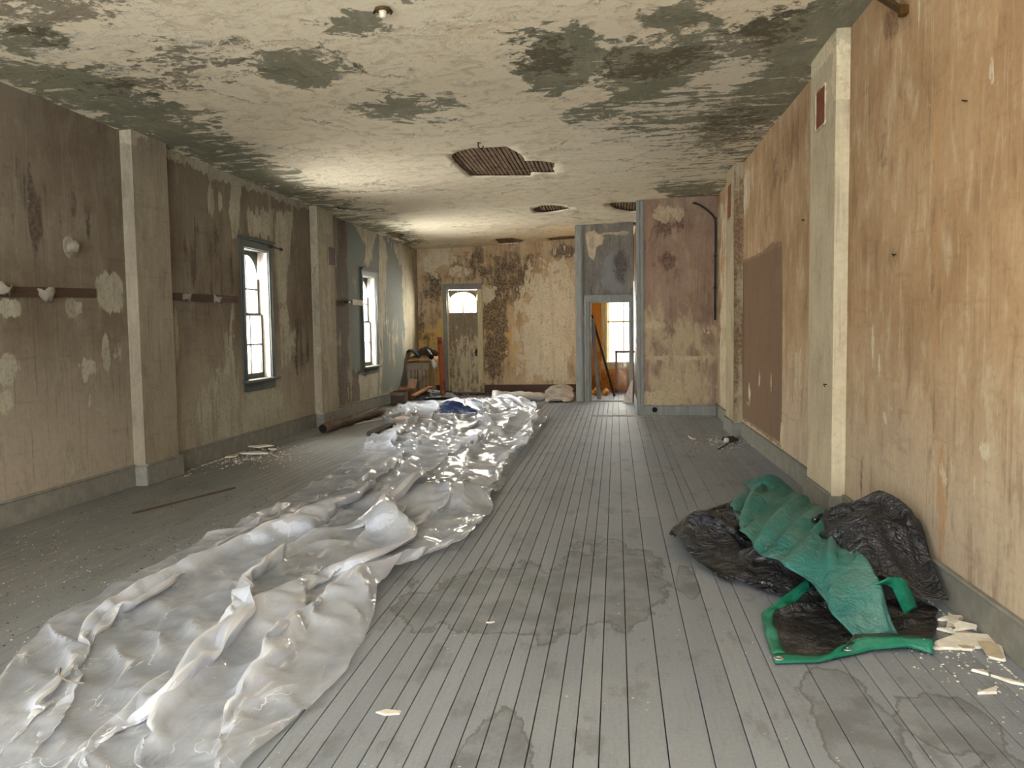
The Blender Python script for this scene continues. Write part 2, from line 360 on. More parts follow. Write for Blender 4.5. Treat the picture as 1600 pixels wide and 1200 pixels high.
def build_ceiling():
    gx = np.arange(-5.0, 2.05, .14); gy = np.arange(-3.3, 20.3, .16)
    P = np.array([(x, y) for x in gx for y in gy]); keep = np.ones(len(P), bool)
    for h in hole_w: keep &= seg_sdf(P, h) < -.03
    pts = [Vector(p) for p in P[keep]]; edges = []
    for h in hole_w:
        n = len(pts); pts += [Vector(p) for p in h]; edges += [(n+i, n+(i+1) % len(h)) for i in range(len(h))]
    v, e, f, *_ = delaunay_2d_cdt(pts, edges, [], 0, 1e-5)
    V = np.array([(p.x, p.y) for p in v]); cen = np.array([V[list(t)].mean(0) for t in f]); inside = np.zeros(len(f), bool); hd = np.full(len(V), 9.)
    for h in hole_w: inside |= seg_sdf(cen, h) > 0; hd = np.minimum(hd, np.abs(seg_sdf(V, h)))
    faces = [tuple(t)[::-1] for t, k in zip(f, inside) if not k]
    und = .006*np.sin(V[:, 0]*1.7+V[:, 1]*.9)+.005*np.sin(V[:, 1]*2.3-V[:, 0]); sag = -.012*np.exp(-hd/.12)
    Z = np.array([cz(x, y) for x, y in V])+und+sag
    me = pymesh('ceiling', np.c_[V, Z], faces, True)
    bm = bmesh.new(); bm.from_mesh(me)
    rim = [ed for ed in bm.edges if len(ed.link_faces) == 1]
    r = bmesh.ops.extrude_edge_only(bm, edges=rim)
    for q in r['geom']:
        if isinstance(q, bmesh.types.BMVert): q.co.z += .022
    bm.to_mesh(me); bm.free()
    Q = np.empty(len(me.vertices)*3); me.vertices.foreach_get('co', Q); P2 = Q.reshape(-1, 3)[:, :2]
    set_attr(me, 'peel', field(P2, on_ceil, [
        ('p', [(0, 95), (0, 120), (300, 250), (640, 385), (700, 380), (600, 330), (420, 250), (250, 160), (130, 110)], .5, .75),
        ('p', [(930, 80), (1370, 0), (1250, 165), (1120, 318), (1000, 300), (960, 250), (1000, 170)], .6, .8),
        ('e', 470, 110, 90, 30, .45), ('e', 60, 60, 90, 22, .3), ('e', 870, 100, 80, 45, .5), ('e', 1050, 30, 60, 25, .5), ('e', 560, 40, 70, 20, .35), ('e', 640, 170, 110, 25, .25), ('e', 930, 180, 60, 20, .4),
        ('p', [(680, 380), (700, 300), (1000, 240), (1000, 320), (900, 380)], .8, -.9)], -.55))
    set_attr(me, 'dark', field(P2, on_ceil, [
        ('e', 100, 14, 130, 26, .5), ('e', 20, 30, 60, 60, .25), ('e', 1040, 100, 120, 26, .42), ('e', 1180, 60, 70, 40, .4), ('e', 1130, 200, 80, 40, .25), ('e', 850, 90, 60, 40, .32), ('e', 300, 90, 120, 30, .15), ('e', 640, 8, 40, 8, .5),
        ('e', 240, 130, 160, 20, .2), ('e', 1235, 20, 60, 20, .3)], -.75))
    set_attr(me, 'third', field(P2, on_ceil, [
        ('p', [(880, 190), (1230, 190), (1150, 290), (900, 290)], .6, .25), ('e', 1130, 110, 60, 40, .4), ('e', 1090, 160, 120, 30, .1), ('p', [(320, 200), (720, 300), (720, 390), (560, 350)], .5, .2), ('e', 200, 60, 160, 50, .1)], -.36))
    return structure(link('ceiling', me, M_CEIL))
ceiling = build_ceiling()
for h in hole_w:            # split laths above each fallen patch, one by one
    H = np.array(h); x0, x1, y0, y1 = H[:, 0].min()-.06, H[:, 0].max()+.06, H[:, 1].min()-.15, H[:, 1].max()+.15
    x = x0; pitch = .052
    while x < x1:
        yy = [p[1] for p in h if abs(p[0]-x) < .12]
        a, b = (min(yy)-.12, max(yy)+.12) if yy else (y0, y1); L = b-a; k = random.uniform(-.004, .004)
        bx = MB(); z0 = cz(x, a)+.026; z1 = cz(x, b)+.026
        bx.bar((x+random.uniform(-.006, .006), a, z0+.005), (x+k, b, z1+.005), .036+random.uniform(-.004, .004), .008, taper=random.uniform(.92, 1.05))
        bx.build('lath', M_LATH, ceiling); x += pitch
o = MB().box((-5, -3.3, 4.0), (2, 20.2, 4.05)).build('attic_boards', M_DARK, ceiling)
for q in np.arange(-3, 20, .6):
    if min(abs(np.array(hh)[:, 1]-q).min() for hh in hole_w) < .8:
        o = MB().bar((-4.9, q, cz(-4.9, q)+.1), (1.9, q, cz(1.9, q)+.1), .05, .13).build('joist', M_LATH, ceiling)

# ------------------------------------------------------------------ left wall
MWL = wall_matrix('left'); MWR = wall_matrix('right')
def wl(x, y, o=0.): return on_wall(x, y, 'left', o)
def wr(x, y, o=0.): return on_wall(x, y, 'right', o)
def left3(u, v): return (0, u, v)
w1 = (wl(382, 490)[0], wl(420.5, 490)[0], wl(387, 594)[1], wl(380.5, 386)[1])
w2 = (wl(567, 500)[0], wl(586, 500)[0], wl(570, 573)[1], wl(566, 430)[1])
print('windows', w1, w2)
LEFT_PEEL = [
 ('p', [(150, 438), (160, 424), (172, 430), (187, 425), (192, 440), (194, 480), (180, 490), (165, 486), (153, 470)], .12, 1.0),
 ('e', 108, 384, 10, 17, .9), ('e', 14, 482, 22, 17, .45), ('e', 118, 482, 20, 18, .3), ('e', 8, 578, 26, 32, .5), ('e', 138, 576, 17, 24, .6), ('e', 143, 620, 6, 24, .3), ('e', 166, 552, 9, 38, .5), ('e', 184, 550, 6, 32, .4),
 ('e', 8, 625, 18, 26, .4), ('e', 110, 720, 14, 40, .05), ('e', 60, 690, 80, 60, -.22),
 ('p', [(20, 100), (110, 150), (190, 185), (200, 180), (330, 250), (470, 312), (500, 318), (500, 332), (460, 322), (380, 290), (330, 280), (300, 258), (260, 246), (240, 215), (170, 185), (130, 175), (70, 142)], .1, .9),
 ('p', [(362, 268), (380, 262), (378, 300), (372, 365), (362, 372), (358, 330)], .07, .8), ('p', [(384, 330), (430, 318), (428, 380), (384, 370)], .15, .5), ('p', [(432, 330), (458, 330), (452, 400), (446, 480), (434, 470), (430, 380)], .1, .65),
 ('e', 328, 312, 7, 32, .35), ('e', 345, 315, 6, 22, .25),
 ('p', [(300, 720), (300, 640), (318, 590), (345, 570), (352, 470), (368, 462), (380, 600), (385, 700), (340, 712)], .3, .35),
 ('p', [(385, 612), (436, 606), (444, 616), (440, 650), (400, 672), (372, 690), (366, 640)], .1, .9), ('e', 322, 670, 14, 40, .3), ('e', 345, 640, 12, 60, .3),
 ('p', [(434, 480), (446, 470), (462, 520), (460, 560), (440, 590)], .15, .5), ('e', 478, 590, 10, 26, .12), ('e', 470, 655, 12, 14, .4),
 ('e', 276, 520, 4, 50, .5), ('e', 290, 330, 3, 60, .2), ('p', [(280, 735), (500, 663), (500, 648), (280, 712)], .12, .2),
 ('p', [(548, 345), (562, 345), (590, 360), (583, 395), (577, 418), (566, 420), (572, 385), (560, 362)], .1, .6), ('p', [(560, 585), (592, 578), (592, 622), (562, 632)], .12, .6), ('p', [(592, 360), (600, 360), (606, 400), (596, 640), (590, 640)], .08, .3),
 ('p', [(604, 372), (665, 388), (665, 590), (632, 590), (626, 420)], .2, .45), ('e', 610, 520, 14, 60, -.05), ('e', 553, 450, 6, 60, -.2)]
LEFT_DARK = [('p', [(524, 330), (540, 336), (545, 480), (548, 640), (528, 650), (524, 480)], .15, .45), ('p', [(548, 575), (566, 572), (566, 632), (548, 640)], .15, .5), ('e', 330, 430, 60, 90, .0), ('e', 470, 560, 14, 90, .1), ('e', 60, 320, 120, 90, -.1), ('e', 350, 690, 14, 30, .2)]
LEFT_THIRD = [('p', [(542, 340), (665, 380), (665, 600), (592, 615), (548, 575)], .35, .9)]
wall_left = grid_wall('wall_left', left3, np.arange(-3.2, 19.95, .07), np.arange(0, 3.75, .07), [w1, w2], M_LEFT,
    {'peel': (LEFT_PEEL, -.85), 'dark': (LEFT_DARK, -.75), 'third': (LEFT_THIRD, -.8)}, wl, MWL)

def pilaster(side, mw, y0, y1, proj, mat, fields, at):
    """a flat pier: face and two returns as one gridded shell"""
    s = 1 if side == 'left' else -1; top = 3.95
    us = np.concatenate([np.linspace(0, proj, 4), proj+np.linspace(0, y1-y0, 14)[1:], proj+(y1-y0)+np.linspace(0, proj, 4)[1:]])
    def to3(u, v):
        if u <= proj: return (s*u, y0, v)
        if u <= proj+y1-y0: return (s*proj, y0+u-proj, v)
        return (s*(proj-(u-proj-(y1-y0))), y1, v)
    vs_ = np.arange(0, top, .08); me_us = us
    U, V = np.meshgrid(us, vs_, indexing='ij'); P = np.stack([U.ravel(), V.ravel()], 1); nv = len(vs_); f = []
    for i in range(len(us)-1):
        for j in range(nv-1): f.append((i*nv+j, (i+1)*nv+j, (i+1)*nv+j+1, i*nv+j+1))
    me = pymesh('pilaster', [to3(u, v) for u, v in P], f)
    W2 = np.array([to3(u, v) for u, v in P])[:, 1:]
    for k in ('peel', 'dark', 'third'):
        sh, b = fields.get(k, ([], -1)); set_attr(me, k, field(W2, at, sh, b))
    o = link('pilaster', me, mat, None, mw); return structure(o)
PF = .125
pl1 = (wl(222, 600, PF)[0], wl(275, 600, PF)[0]); pl2 = (wl(500, 500, PF)[0]-.0, wl(524.5, 500, PF)[0])
M_PILL = wall_mat('left_pier_paint', '8b8170', '968c79', 'b5ac97', 'a89e88', '5b4f42', '7c7464')
M_PILL2 = wall_mat('left_far_pier_plaster', 'a39a86', '968b76', 'bdb49d', 'aaa08a', '5b4a3c', '7c7464', streak=9)
p1 = pilaster('left', MWL, pl1[0], pl1[1], PF, M_PILL, {'peel': ([('e', 205, 195, 30, 26, .5)], -.6)}, lambda x, y: wl(x, y, PF))
p2 = pilaster('left', MWL, pl2[0], pl2[1], PF, M_PILL2, {'peel': ([('p', [(490, 315), (525, 320), (525, 660), (500, 660)], .3, .05)], -.5), 'dark': ([('p', [(500, 440), (524, 440), (528, 650), (505, 650)], .2, -.12)], -.4)}, lambda x, y: wl(x, y, PF))
p1.name = 'trim_1'; p2.name = 'trim_2'
def baseboard(name, side, mw, runs, h=.2, t=.028):
    s = 1 if side == 'left' else -1; root = empty(name, mw=mw); structure(root)
    for (y0, y1, off) in runs:
        a = s*off; b = s*(off+t)
        MB().box((min(a, b), y0, 0), (max(a, b), y1, h)).build('board', M_BASE, root, bevel=.004)
        MB().box((min(a, s*(off+t+.006)), y0, h), (max(a, s*(off+t+.006)), y1, h+.02)).build('cap', M_BASE, root, bevel=.005)
        if off > .05: MB().box((min(0, b), y0-t, 0), (max(0, b), y0, h)).build('return_board', M_BASE, root, bevel=.004)
    return root
baseboard('baseboard_left', 'left', MWL, [(-3.2, pl1[0]-.03, 0), (pl1[0], pl1[1]+.05, PF), (pl1[1]+.05, pl2[0]-.03, 0), (pl2[0], pl2[1]+.05, PF), (pl2[1]+.05, 19.75, 0)])
# stub of a chalk rail, snapped off either side of the first pier
for a, b in (((-200, 453), (149, 458)), ((268, 463), (370, 468))):
    (ya, za), (yb, zb) = wl(*a), wl(*b)
    m = MB(); m.bar((.004, ya, za), (.004, yb, zb), .02, .085)
    structure(m.build('trim_3', M_STRIP, mw=MWL, bevel=.003))

# ------------------------------------------------------------------ windows in the left wall
def glass_mat():
    g = G('dusty_window_glass'); n = g.noise(g.pos(), 9, 4)
    t = g.new('ShaderNodeBsdfTransparent'); t.inputs[0].default_value = (.97, .97, .95, 1)
    d = g.new('ShaderNodeBsdfTranslucent'); d.inputs[0].default_value = (.9, .88, .82, 1)
    gl = g.new('ShaderNodeBsdfGlossy'); gl.inputs[1].default_value = .05
    m1 = g.new('ShaderNodeMixShader'); g.set(m1, 0, g.math('MULTIPLY', g.step(n, .45, .8), .25)); g.t.links.new(t.outputs[0], m1.inputs[1]); g.t.links.new(d.outputs[0], m1.inputs[2])
    m2 = g.new('ShaderNodeMixShader'); m2.inputs[0].default_value = .06; g.t.links.new(m1.outputs[0], m2.inputs[1]); g.t.links.new(gl.outputs[0], m2.inputs[2])
    return g.out(m2.outputs[0])
M_GLASS = glass_mat()
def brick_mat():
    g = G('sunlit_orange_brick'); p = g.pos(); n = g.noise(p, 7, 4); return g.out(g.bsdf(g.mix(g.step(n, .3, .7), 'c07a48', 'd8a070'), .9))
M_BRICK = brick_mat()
def arch_window(name, y0, y1, z0, z1, rail):
    """deep opening, dark casing with crown, arched sash over a square one, 2 x 4 panes"""
    root = empty(name, mw=MWL); structure(root); D = .17; cw = .10
    for ya, yb in ((y0-cw, y0), (y1, y1+cw)):
        MB().box((0, ya, z0-.02), (.028, yb, z1)).box((.028, ya+.015, z0-.02), (.036, yb-.05, z1)).build('side_casing', M_WINTRIM, root, bevel=.004)
    MB().box((0, y0-cw, z1), (.03, y1+cw, z1+.1)).box((0, y0-cw-.02, z1+.1), (.055, y1+cw+.02, z1+.125)).box((0, y0-cw-.03, z1+.125), (.075, y1+cw+.03, z1+.145)).build('head_casing', M_WINTRIM, root, bevel=.004)
    MB().box((-D, y0-cw-.03, z0-.035), (.09, y1+cw+.03, z0)).build('sill', M_WINTRIM, root, bevel=.006)
    MB().box((0, y0-cw, z0-.15), (.022, y1+cw, z0-.035)).build('apron', M_WINTRIM, root, bevel=.004)
    for ya, yb in ((y0, y0+.012), (y1-.012, y1)): MB().box((-.34, ya, z0), (0, yb, z1)).build('jamb', M_JAMB, root)
    MB().box((-.34, y0, z1-.012), (0, y1, z1)).build('head_jamb', M_WINTRIM, root)
    a, b = y0+.012, y1-.012; mid = (a+b)/2; st = .045; R = (b-a)/2-st; zs = z1-.02-R-st    # spring line
    # upper sash: arched spandrel plate
    n = 18; arc = [(mid-R*math.cos(math.pi*k/n), zs+R*math.sin(math.pi*k/n)) for k in range(n+1)]
    m = MB()
    for x0, x1 in ((-D, -D+.035),):
        outer = [(a, zs), (a, z1-.012), (b, z1-.012), (b, zs)]
        top = []
        for k in range(n+1):
            t = k/n; y = a+(b-a)*t; top.append((y, z1-.012))
        v = [(x, y, z) for x in (x0, x1) for (y, z) in arc+top]; N = len(arc); f = []
        for k in range(n):
            f.append((k, k+1, N+k+1, N+k)); o2 = 2*N; f.append((o2+k, o2+N+k, o2+N+k+1, o2+k+1)); f.append((k, o2+k, o2+k+1, k+1))
        m.add(v, f)
    m.build('arch_head', M_WINTRIM, root)
    for ya, yb in ((a, a+st), (b-st, b)): MB().box((-D, ya, rail), (-D+.035, yb, zs+.01)).build('upper_stile', M_WINTRIM, root)
    MB().box((-D, a, rail-.02), (-D+.05, b, rail+.02)).build('meeting_rail', M_WINTRIM, root)
    D2 = D-.04
    for ya, yb in ((a, a+st), (b-st, b)): MB().box((-D2, ya, z0), (-D2+.035, yb, rail)).build('lower_stile', M_WINTRIM, root)
    MB().box((-D2, a, z0), (-D2+.035, b, z0+.07)).build('bottom_rail', M_WINTRIM, root)
    h1 = (rail+zs+R)/2-.06; h2 = (rail+z0+.05)/2
    MB().box((-D+.006, mid-.011, rail), (-D+.03, mid+.011, zs+R)).build('muntin', M_WINTRIM, root)
    MB().box((-D+.006, a+st, h1-.01), (-D+.03, b-st, h1+.01)).build('muntin', M_WINTRIM, root)
    MB().box((-D2+.006, mid-.011, z0+.07), (-D2+.03, mid+.011, rail)).build('muntin', M_WINTRIM, root)
    MB().box((-D2+.006, a+st, h2-.01), (-D2+.03, b-st, h2+.01)).build('muntin', M_WINTRIM, root)
    for ya, yb in ((a+st, mid), (mid, b-st)):
        for za, zb, d in ((z0+.07, h2, D2), (h2, rail-.02, D2), (rail+.02, h1, D)):
            MB().box((-d+.015, ya, za), (-d+.019, yb, zb)).build('pane', M_GLASS, root)
    for s in (0, 1):
        half = [(y, z) for (y, z) in arc if (y <= mid+1e-6) == (s == 0) or abs(y-mid) < 1e-6]
        poly = [(min(q[0] for q in half), h1), (max(q[0] for q in half), h1)]+(half[::-1] if s == 0 else half[::-1])
        MB().add([(x, y, z) for x in (-D+.015, -D+.019) for (y, z) in poly], [tuple(range(len(poly))), tuple(range(len(poly), 2*len(poly)))[::-1]]).build('arched_pane', M_GLASS, root)
    for ya, yb in ((y0-.25, y0-.02), (y1+.0, y1+.25)):
        k = 0; z = z0-.2
        while z < z1+.2:
            MB().box((-.62, ya-(k % 2)*.0, z), (-.35, yb-(k % 2)*.015, z+.066)).build('brick', M_BRICK, root); z += .078; k += 1
    return root
r1 = wl(408, 492, -.17)[1]; r2 = wl(577, 503, -.17)[1]
arch_window('window_1', *w1, r1); arch_window('window_2', *w2, r2)

# ------------------------------------------------------------------ right wall
def right3(u, v): return (0, u, v)
RIGHT_PEEL = [('p', [(1100, 330), (1150, 290), (1150, 640), (1110, 640)], .15, .05), ('e', 1165, 300, 8, 50, .3),
 ('p', [(1222, 470), (1262, 520), (1264, 745), (1240, 730), (1222, 690)], .3, -.12), ('p', [(1330, 560), (1600, 620), (1600, 960), (1330, 790)], .5, -.22), ('e', 1365, 540, 3, 40, .6), ('e', 1372, 570, 3, 36, .5), ('e', 1395, 635, 18, 6, .5), ('e', 1383, 650, 3, 14, .5), ('e', 1410, 652, 3, 18, .5), ('e', 1540, 700, 12, 14, .4), ('e', 1222, 680, 4, 24, .6), ('e', 1186, 590, 3, 26, .05), ('e', 1205, 600, 2, 24, .0), ('e', 1170, 620, 4, 40, .1), ('e', 1426, 360, 3, 90, .25), ('e', 1550, 110, 5, 26, .4), ('e', 1437, 20, 4, 40, .3)]
RIGHT_DARK = [('p', [(1160, 408), (1182, 398), (1205, 382), (1222, 376), (1223, 520), (1221, 700), (1160, 655), (1158, 520)], .03, 1.2), ('p', [(1150, 410), (1166, 405), (1166, 660), (1152, 650)], .1, .4), ('e', 1225, 250, 40, 60, .05), ('e', 1400, 20, 30, 40, .25), ('e', 1460, 300, 8, 400, -.05), ('e', 1480, 720, 6, 200, .0), ('e', 1390, 180, 60, 140, -.15), ('e', 1345, 760, 4, 60, .2), ('e', 1350, 700, 3, 40, .2), ('p', [(1500, 880), (1600, 960), (1600, 900)], .1, -.1)]
RIGHT_THIRD = [('e', 1464, 330, 9, 420, .1), ('e', 1550, 60, 8, 200, .0), ('e', 1470, 800, 14, 200, -.1)]
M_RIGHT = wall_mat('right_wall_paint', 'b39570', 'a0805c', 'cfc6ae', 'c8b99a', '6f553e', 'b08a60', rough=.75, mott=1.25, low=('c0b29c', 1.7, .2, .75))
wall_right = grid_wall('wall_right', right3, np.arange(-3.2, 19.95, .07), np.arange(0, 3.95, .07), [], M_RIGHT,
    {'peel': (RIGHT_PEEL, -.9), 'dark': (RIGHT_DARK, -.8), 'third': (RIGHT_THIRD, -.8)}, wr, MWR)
PR = .105
pr1 = (wr(1303, 400, -PR)[0], wr(1264.5, 400, -PR)[0]); pr2 = (wr(1147, 450, -.12)[0], wr(1134.5, 450, -.12)[0])
print('pil', pl1, pl2, pr1, pr2)
M_PILR = wall_mat('right_pier_plaster', 'c3b79b', 'b3a68a', 'dccfae', 'd4c6a2', '8a7355', 'a58a66')
M_PILR2 = wall_mat('right_far_pier_plaster', 'ada184', '9c8f74', 'c9b992', 'bfae88', '6b4a36', '8a6a4c')
q1 = pilaster('right', MWR, pr1[0], pr1[1], PR, M_PILR, {'peel': ([('e', 1318, 100, 20, 50, .8), ('e', 1280, 95, 30, 20, .4)], -.5), 'dark': ([('e', 1285, 165, 30, 70, -.15)], -.8)}, lambda x, y: wr(x, y, -PR))
q2 = pilaster('right', MWR, pr2[0], pr2[1], .12, M_PILR2, {'dark': ([('p', [(1146, 265), (1160, 265), (1160, 660), (1146, 680)], .1, .4)], -.4), 'peel': ([('p', [(1148, 290), (1162, 280), (1162, 420), (1150, 410)], .1, .2)], -.4)}, lambda x, y: wr(x, y, -.12))
q1.name = 'trim_4'; q2.name = 'trim_5'
baseboard('baseboard_right', 'right', MWR, [(-3.2, pr1[0]-.03, 0), (pr1[0], pr1[1]+.04, PR), (pr1[1]+.04, pr2[0]-.03, 0), (pr2[0], pr2[1]+.04, .12), (pr2[1]+.04, 14.5, 0)], .185)

# ------------------------------------------------------------------ far wall, vestibule and closet
YF, YV, YC = 19.72, 17.2, 14.47
XA, XB, XD = -.80, .36, .36       # vestibule left edge, vestibule right edge = closet corner
def at_y(Y): return lambda x, y: (lambda p: (float(p[0]), float(p[2])))(on(x, y, 1, Y))
aF, aV, aC = at_y(YF), at_y(YV), at_y(YC)
d1 = (aF(699, 500)[0], aF(748, 500)[0], 0, aF(700, 453)[1]); dg = aF(700, 490)[1]
d2 = (aV(922, 550)[0], aV(985, 550)[0], 0, aV(940, 471)[1])
bw = (aF(949, 520)[0], aF(1000, 520)[0], aF(965, 565)[1], aF(965, 440)[1])
print('doors', d1, dg, d2, bw)
FAR_DARK = [('p', [(690, 400), (905, 385), (905, 398), (850, 402), (830, 440), (795, 470), (790, 605), (752, 605), (752, 450), (695, 445), (680, 470)], .5, .32), ('e', 675, 450, 24, 50, .25), ('e', 665, 510, 20, 60, .0), ('e', 772, 520, 24, 100, .5), ('e', 800, 440, 40, 50, .3), ('e', 735, 425, 40, 22, .25), ('e', 860, 470, 14, 24, .2), ('e', 885, 520, 8, 60, .0), ('e', 880, 395, 24, 14, .4), ('e', 800, 420, 50, 40, .2), ('e', 850, 440, 40, 60, -.3)]
wall_far = grid_wall('wall_far', lambda u, v: (u, YF, v), np.arange(-4.95, 1.9, .05), np.arange(0, 3.75, .05), [d1, bw], M_FAR,
    {'peel': ([('p', [(800, 470), (850, 400), (905, 400), (905, 605), (810, 605)], .6, .35), ('e', 760, 460, 20, 18, .25), ('e', 720, 425, 28, 12, .2), ('e', 680, 410, 40, 30, .1)], -.55),
     'dark': (FAR_DARK, -.5), 'third': ([('p', [(648, 520), (695, 500), (695, 610), (648, 610)], .4, .7), ('e', 780, 500, 50, 100, -.1), ('e', 680, 470, 30, 60, -.2)], -.6)}, aF)  # yellow 'third' patch low left of the door: warm light painted on
vest = grid_wall('wall_vestibule', lambda u, v: (u, YV, v), np.arange(XA, XB+.01, .04), np.arange(0, 3.75, .05), [d2], M_VEST,
    {'peel': ([('e', 928, 375, 16, 14, .7), ('e', 925, 390, 8, 16, .5), ('e', 960, 364, 30, 4, .2)], -.6), 'dark': ([('e', 970, 420, 14, 40, .1), ('e', 925, 440, 14, 30, -.1)], -.5), 'third': ([('p', [(938, 390), (975, 390), (975, 460), (938, 460)], .2, .3)], -.6)}, aV)
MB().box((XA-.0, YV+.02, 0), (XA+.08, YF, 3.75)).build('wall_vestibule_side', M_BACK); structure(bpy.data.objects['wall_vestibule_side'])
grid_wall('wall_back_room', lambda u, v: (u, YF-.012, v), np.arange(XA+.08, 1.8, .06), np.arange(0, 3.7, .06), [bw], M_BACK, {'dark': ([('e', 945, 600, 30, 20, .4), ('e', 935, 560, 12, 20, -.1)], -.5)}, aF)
closet = grid_wall('wall_closet', lambda u, v: (u, YC, v), np.arange(XD+.06, 1.76, .03), np.arange(0, 3.8, .04), [], M_CLOSET,
    {'peel': ([('e', 1045, 333, 32, 14, .15), ('p', [(1005, 560), (1115, 560), (1115, 635), (1005, 635)], .6, .12), ('e', 1020, 508, 20, 8, .4), ('e', 1105, 515, 10, 14, .3), ('e', 1060, 560, 60, 3, .5), ('e', 1030, 622, 40, 12, .7)], -.5),
     'dark': ([('p', [(1005, 345), (1080, 330), (1080, 375), (1040, 380), (1005, 380)], .2, .2), ('e', 1042, 405, 18, 18, .25), ('e', 1045, 520, 20, 16, -.1), ('e', 1055, 390, 60, 60, -.2)], -.5), 'third': ([('p', [(1005, 490), (1115, 490), (1115, 560), (1005, 560)], .4, .3), ('e', 1060, 590, 60, 50, .2)], -.6)}, aC)
side = MB().box((XD+.06, YC+.01, 0), (XD+.1, YF, 3.78)).build('wall_closet_side', M_VEST); structure(side)
set_ = lambda o: structure(o)
# grey corner boards
set_(MB().box((XD-.01, YC-.03, 0), (XD+.05, YC+.09, cz(.4, YC))).build('trim_6', M_GREY, bevel=.004))
set_(MB().box((XD+.05, YC-.022, 0), (XD+.115, YC+.0, cz(.4, YC))).build('trim_7', M_GREY, bevel=.004))
set_(MB().box((XA-.03, YV-.03, 0), (XA+.1, YV+.02, cz(XA, YV))).build('trim_8', M_GREY, bevel=.004))
set_(MB().box((XA+.1, YV-.022, 0), (XA+.125, YV, cz(XA, YV))).build('trim_9', M_GREY, bevel=.003))
bc = empty('baseboard_closet'); structure(bc)
MB().box((XD+.115, YC-.03, .0), (1.72, YC, .165)).build('board', M_GREY, bc, bevel=.004)
MB().box((XD+.115, YC-.036, .165), (1.72, YC, .18)).build('cap', M_GREY, bc, bevel=.004)
c = aC(1023, 640); m = MB()
m.tube([(c[0], YC-.034, c[1]), (c[0], YC-.029, c[1])], .045, 20); m.build('flue_hole', M_DARK, bc, smooth=False)
bf = empty('baseboard_far'); structure(bf)
for a, b in ((-4.75, d1[0]-.12), (d1[1]+.12, XA)):
    MB().box((a, YF-.028, 0), (b, YF, .17)).build('board', M_STRIP, bf, bevel=.004); MB().box((a, YF-.034, .17), (b, YF, .19)).build('cap', M_STRIP, bf, bevel=.004)

# front wall behind the camera: shop windows that let the daylight in
fw = empty('wall_front'); structure(fw)
M_PLAIN = flat_mat('plain_plaster', 'a89a80', 'b5a78c', 2)
MB().box((-5, -3.25, 0), (2, -3.1, .55)).build('bulkhead', M_PLAIN, fw); MB().box((-5, -3.25, 3.25), (2, -3.1, 4)).build('head', M_PLAIN, fw)
for a, b in ((-5, -4.5), (-2.75, -2.6), (-.75, -.6), (1.3, 2)): MB().box((a, -3.25, .55), (b, -3.1, 3.25)).build('pier', M_PLAIN, fw)
# ------------------------------------------------------------------ crumpled sheets: a small position-based cloth solver
def lerp_poly(pts, n):
    """n points evenly spaced along a polyline"""
    p = np.array(pts, float); d = np.r_[0, np.cumsum(np.linalg.norm(np.diff(p, axis=0), axis=1))]
    t = np.linspace(0, d[-1], n); return np.stack([np.interp(t, d, p[:, k]) for k in range(p.shape[1])], 1)
def smooth_noise(n, m, cells_n, cells_m, rng):
    g = rng.standard_normal((cells_n+3, cells_m+3))
    x = np.linspace(0, cells_n, n); y = np.linspace(0, cells_m, m); xi = x.astype(int); yi = y.astype(int)
    fx = (x-xi)[:, None]; fy = (y-yi)[None, :]; fx = fx*fx*(3-2*fx); fy = fy*fy*(3-2*fy)
    a = g[xi][:, yi]; b = g[xi+1][:, yi]; c = g[xi][:, yi+1]; d = g[xi+1][:, yi+1]
    return a*(1-fx)*(1-fy)+b*fx*(1-fy)+c*(1-fx)*fy+d*fx*fy
def relax(P, rest_u, rest_v, floor, steps=120, inner=6, pin=None, pinz=None, bend=.25, grav=.0025, fric=.5, damp=.9, zmax=None):
    """P n x m x 3; rest_u n-1 x m and rest_v n x m-1 rest lengths; floor(P)->z; pin = mask whose x,y stay put"""
    P = P.copy(); V = np.zeros_like(P); P0 = P.copy()
    rd = np.sqrt(rest_u[:, :-1]**2+rest_v[:-1, :]**2)
    r2u = rest_u[:-1]+rest_u[1:]; r2v = rest_v[:, :-1]+rest_v[:, 1:]
    def proj(A, B, r, k):
        d = B-A; L = np.sqrt((d*d).sum(-1))+1e-9; c = (k*.5*(L-r)/L)[..., None]*d; A += c; B -= c
    for s in range(steps):
        Q = P+V; Q[..., 2] -= grav
        for it in range(inner):
            for o in (0, 1):
                proj(Q[o:-1:2], Q[o+1::2], rest_u[o::2], 1.); proj(Q[:, o:-1:2], Q[:, o+1::2], rest_v[:, o::2], 1.)
            for o in (0, 1):
                proj(Q[o:-1:2, :-1], Q[o+1::2, 1:], rd[o::2], .4); proj(Q[o:-1:2, 1:], Q[o+1::2, :-1], rd[o::2], .4)
            if bend:
                for o in (0, 1, 2, 3):
                    A = Q[o:-2:4]; B = Q[o+2::4]; k = min(len(A), len(B)); proj(A[:k], B[:k], r2u[o::4][:k], bend)
                    A = Q[:, o:-2:4]; B = Q[:, o+2::4]; k = min(A.shape[1], B.shape[1]); proj(A[:, :k], B[:, :k], r2v[:, o::4][:, :k], bend)
            z = floor(Q); hit = Q[..., 2] < z; Q[..., 2] = np.where(hit, z, Q[..., 2])
            if zmax is not None: Q[..., 2] = np.minimum(Q[..., 2], zmax)
            if pin is not None: Q[pin, :2] = P0[pin, :2]
            if pinz is not None: Q[pinz] = P0[pinz]
        V = (Q-P)*damp; V[hit, :2] *= 1-fric; V[np.abs(V) > .02] *= .5
        P = Q
    return P
def soften(P, k=1, f=.5):
    for _ in range(k):
        Q = P.copy(); Q[1:-1] += f*((P[:-2]+P[2:])/2-P[1:-1]); R_ = Q.copy(); R_[:, 1:-1] += f*((Q[:, :-2]+Q[:, 2:])/2-Q[:, 1:-1]); P = R_
    return P
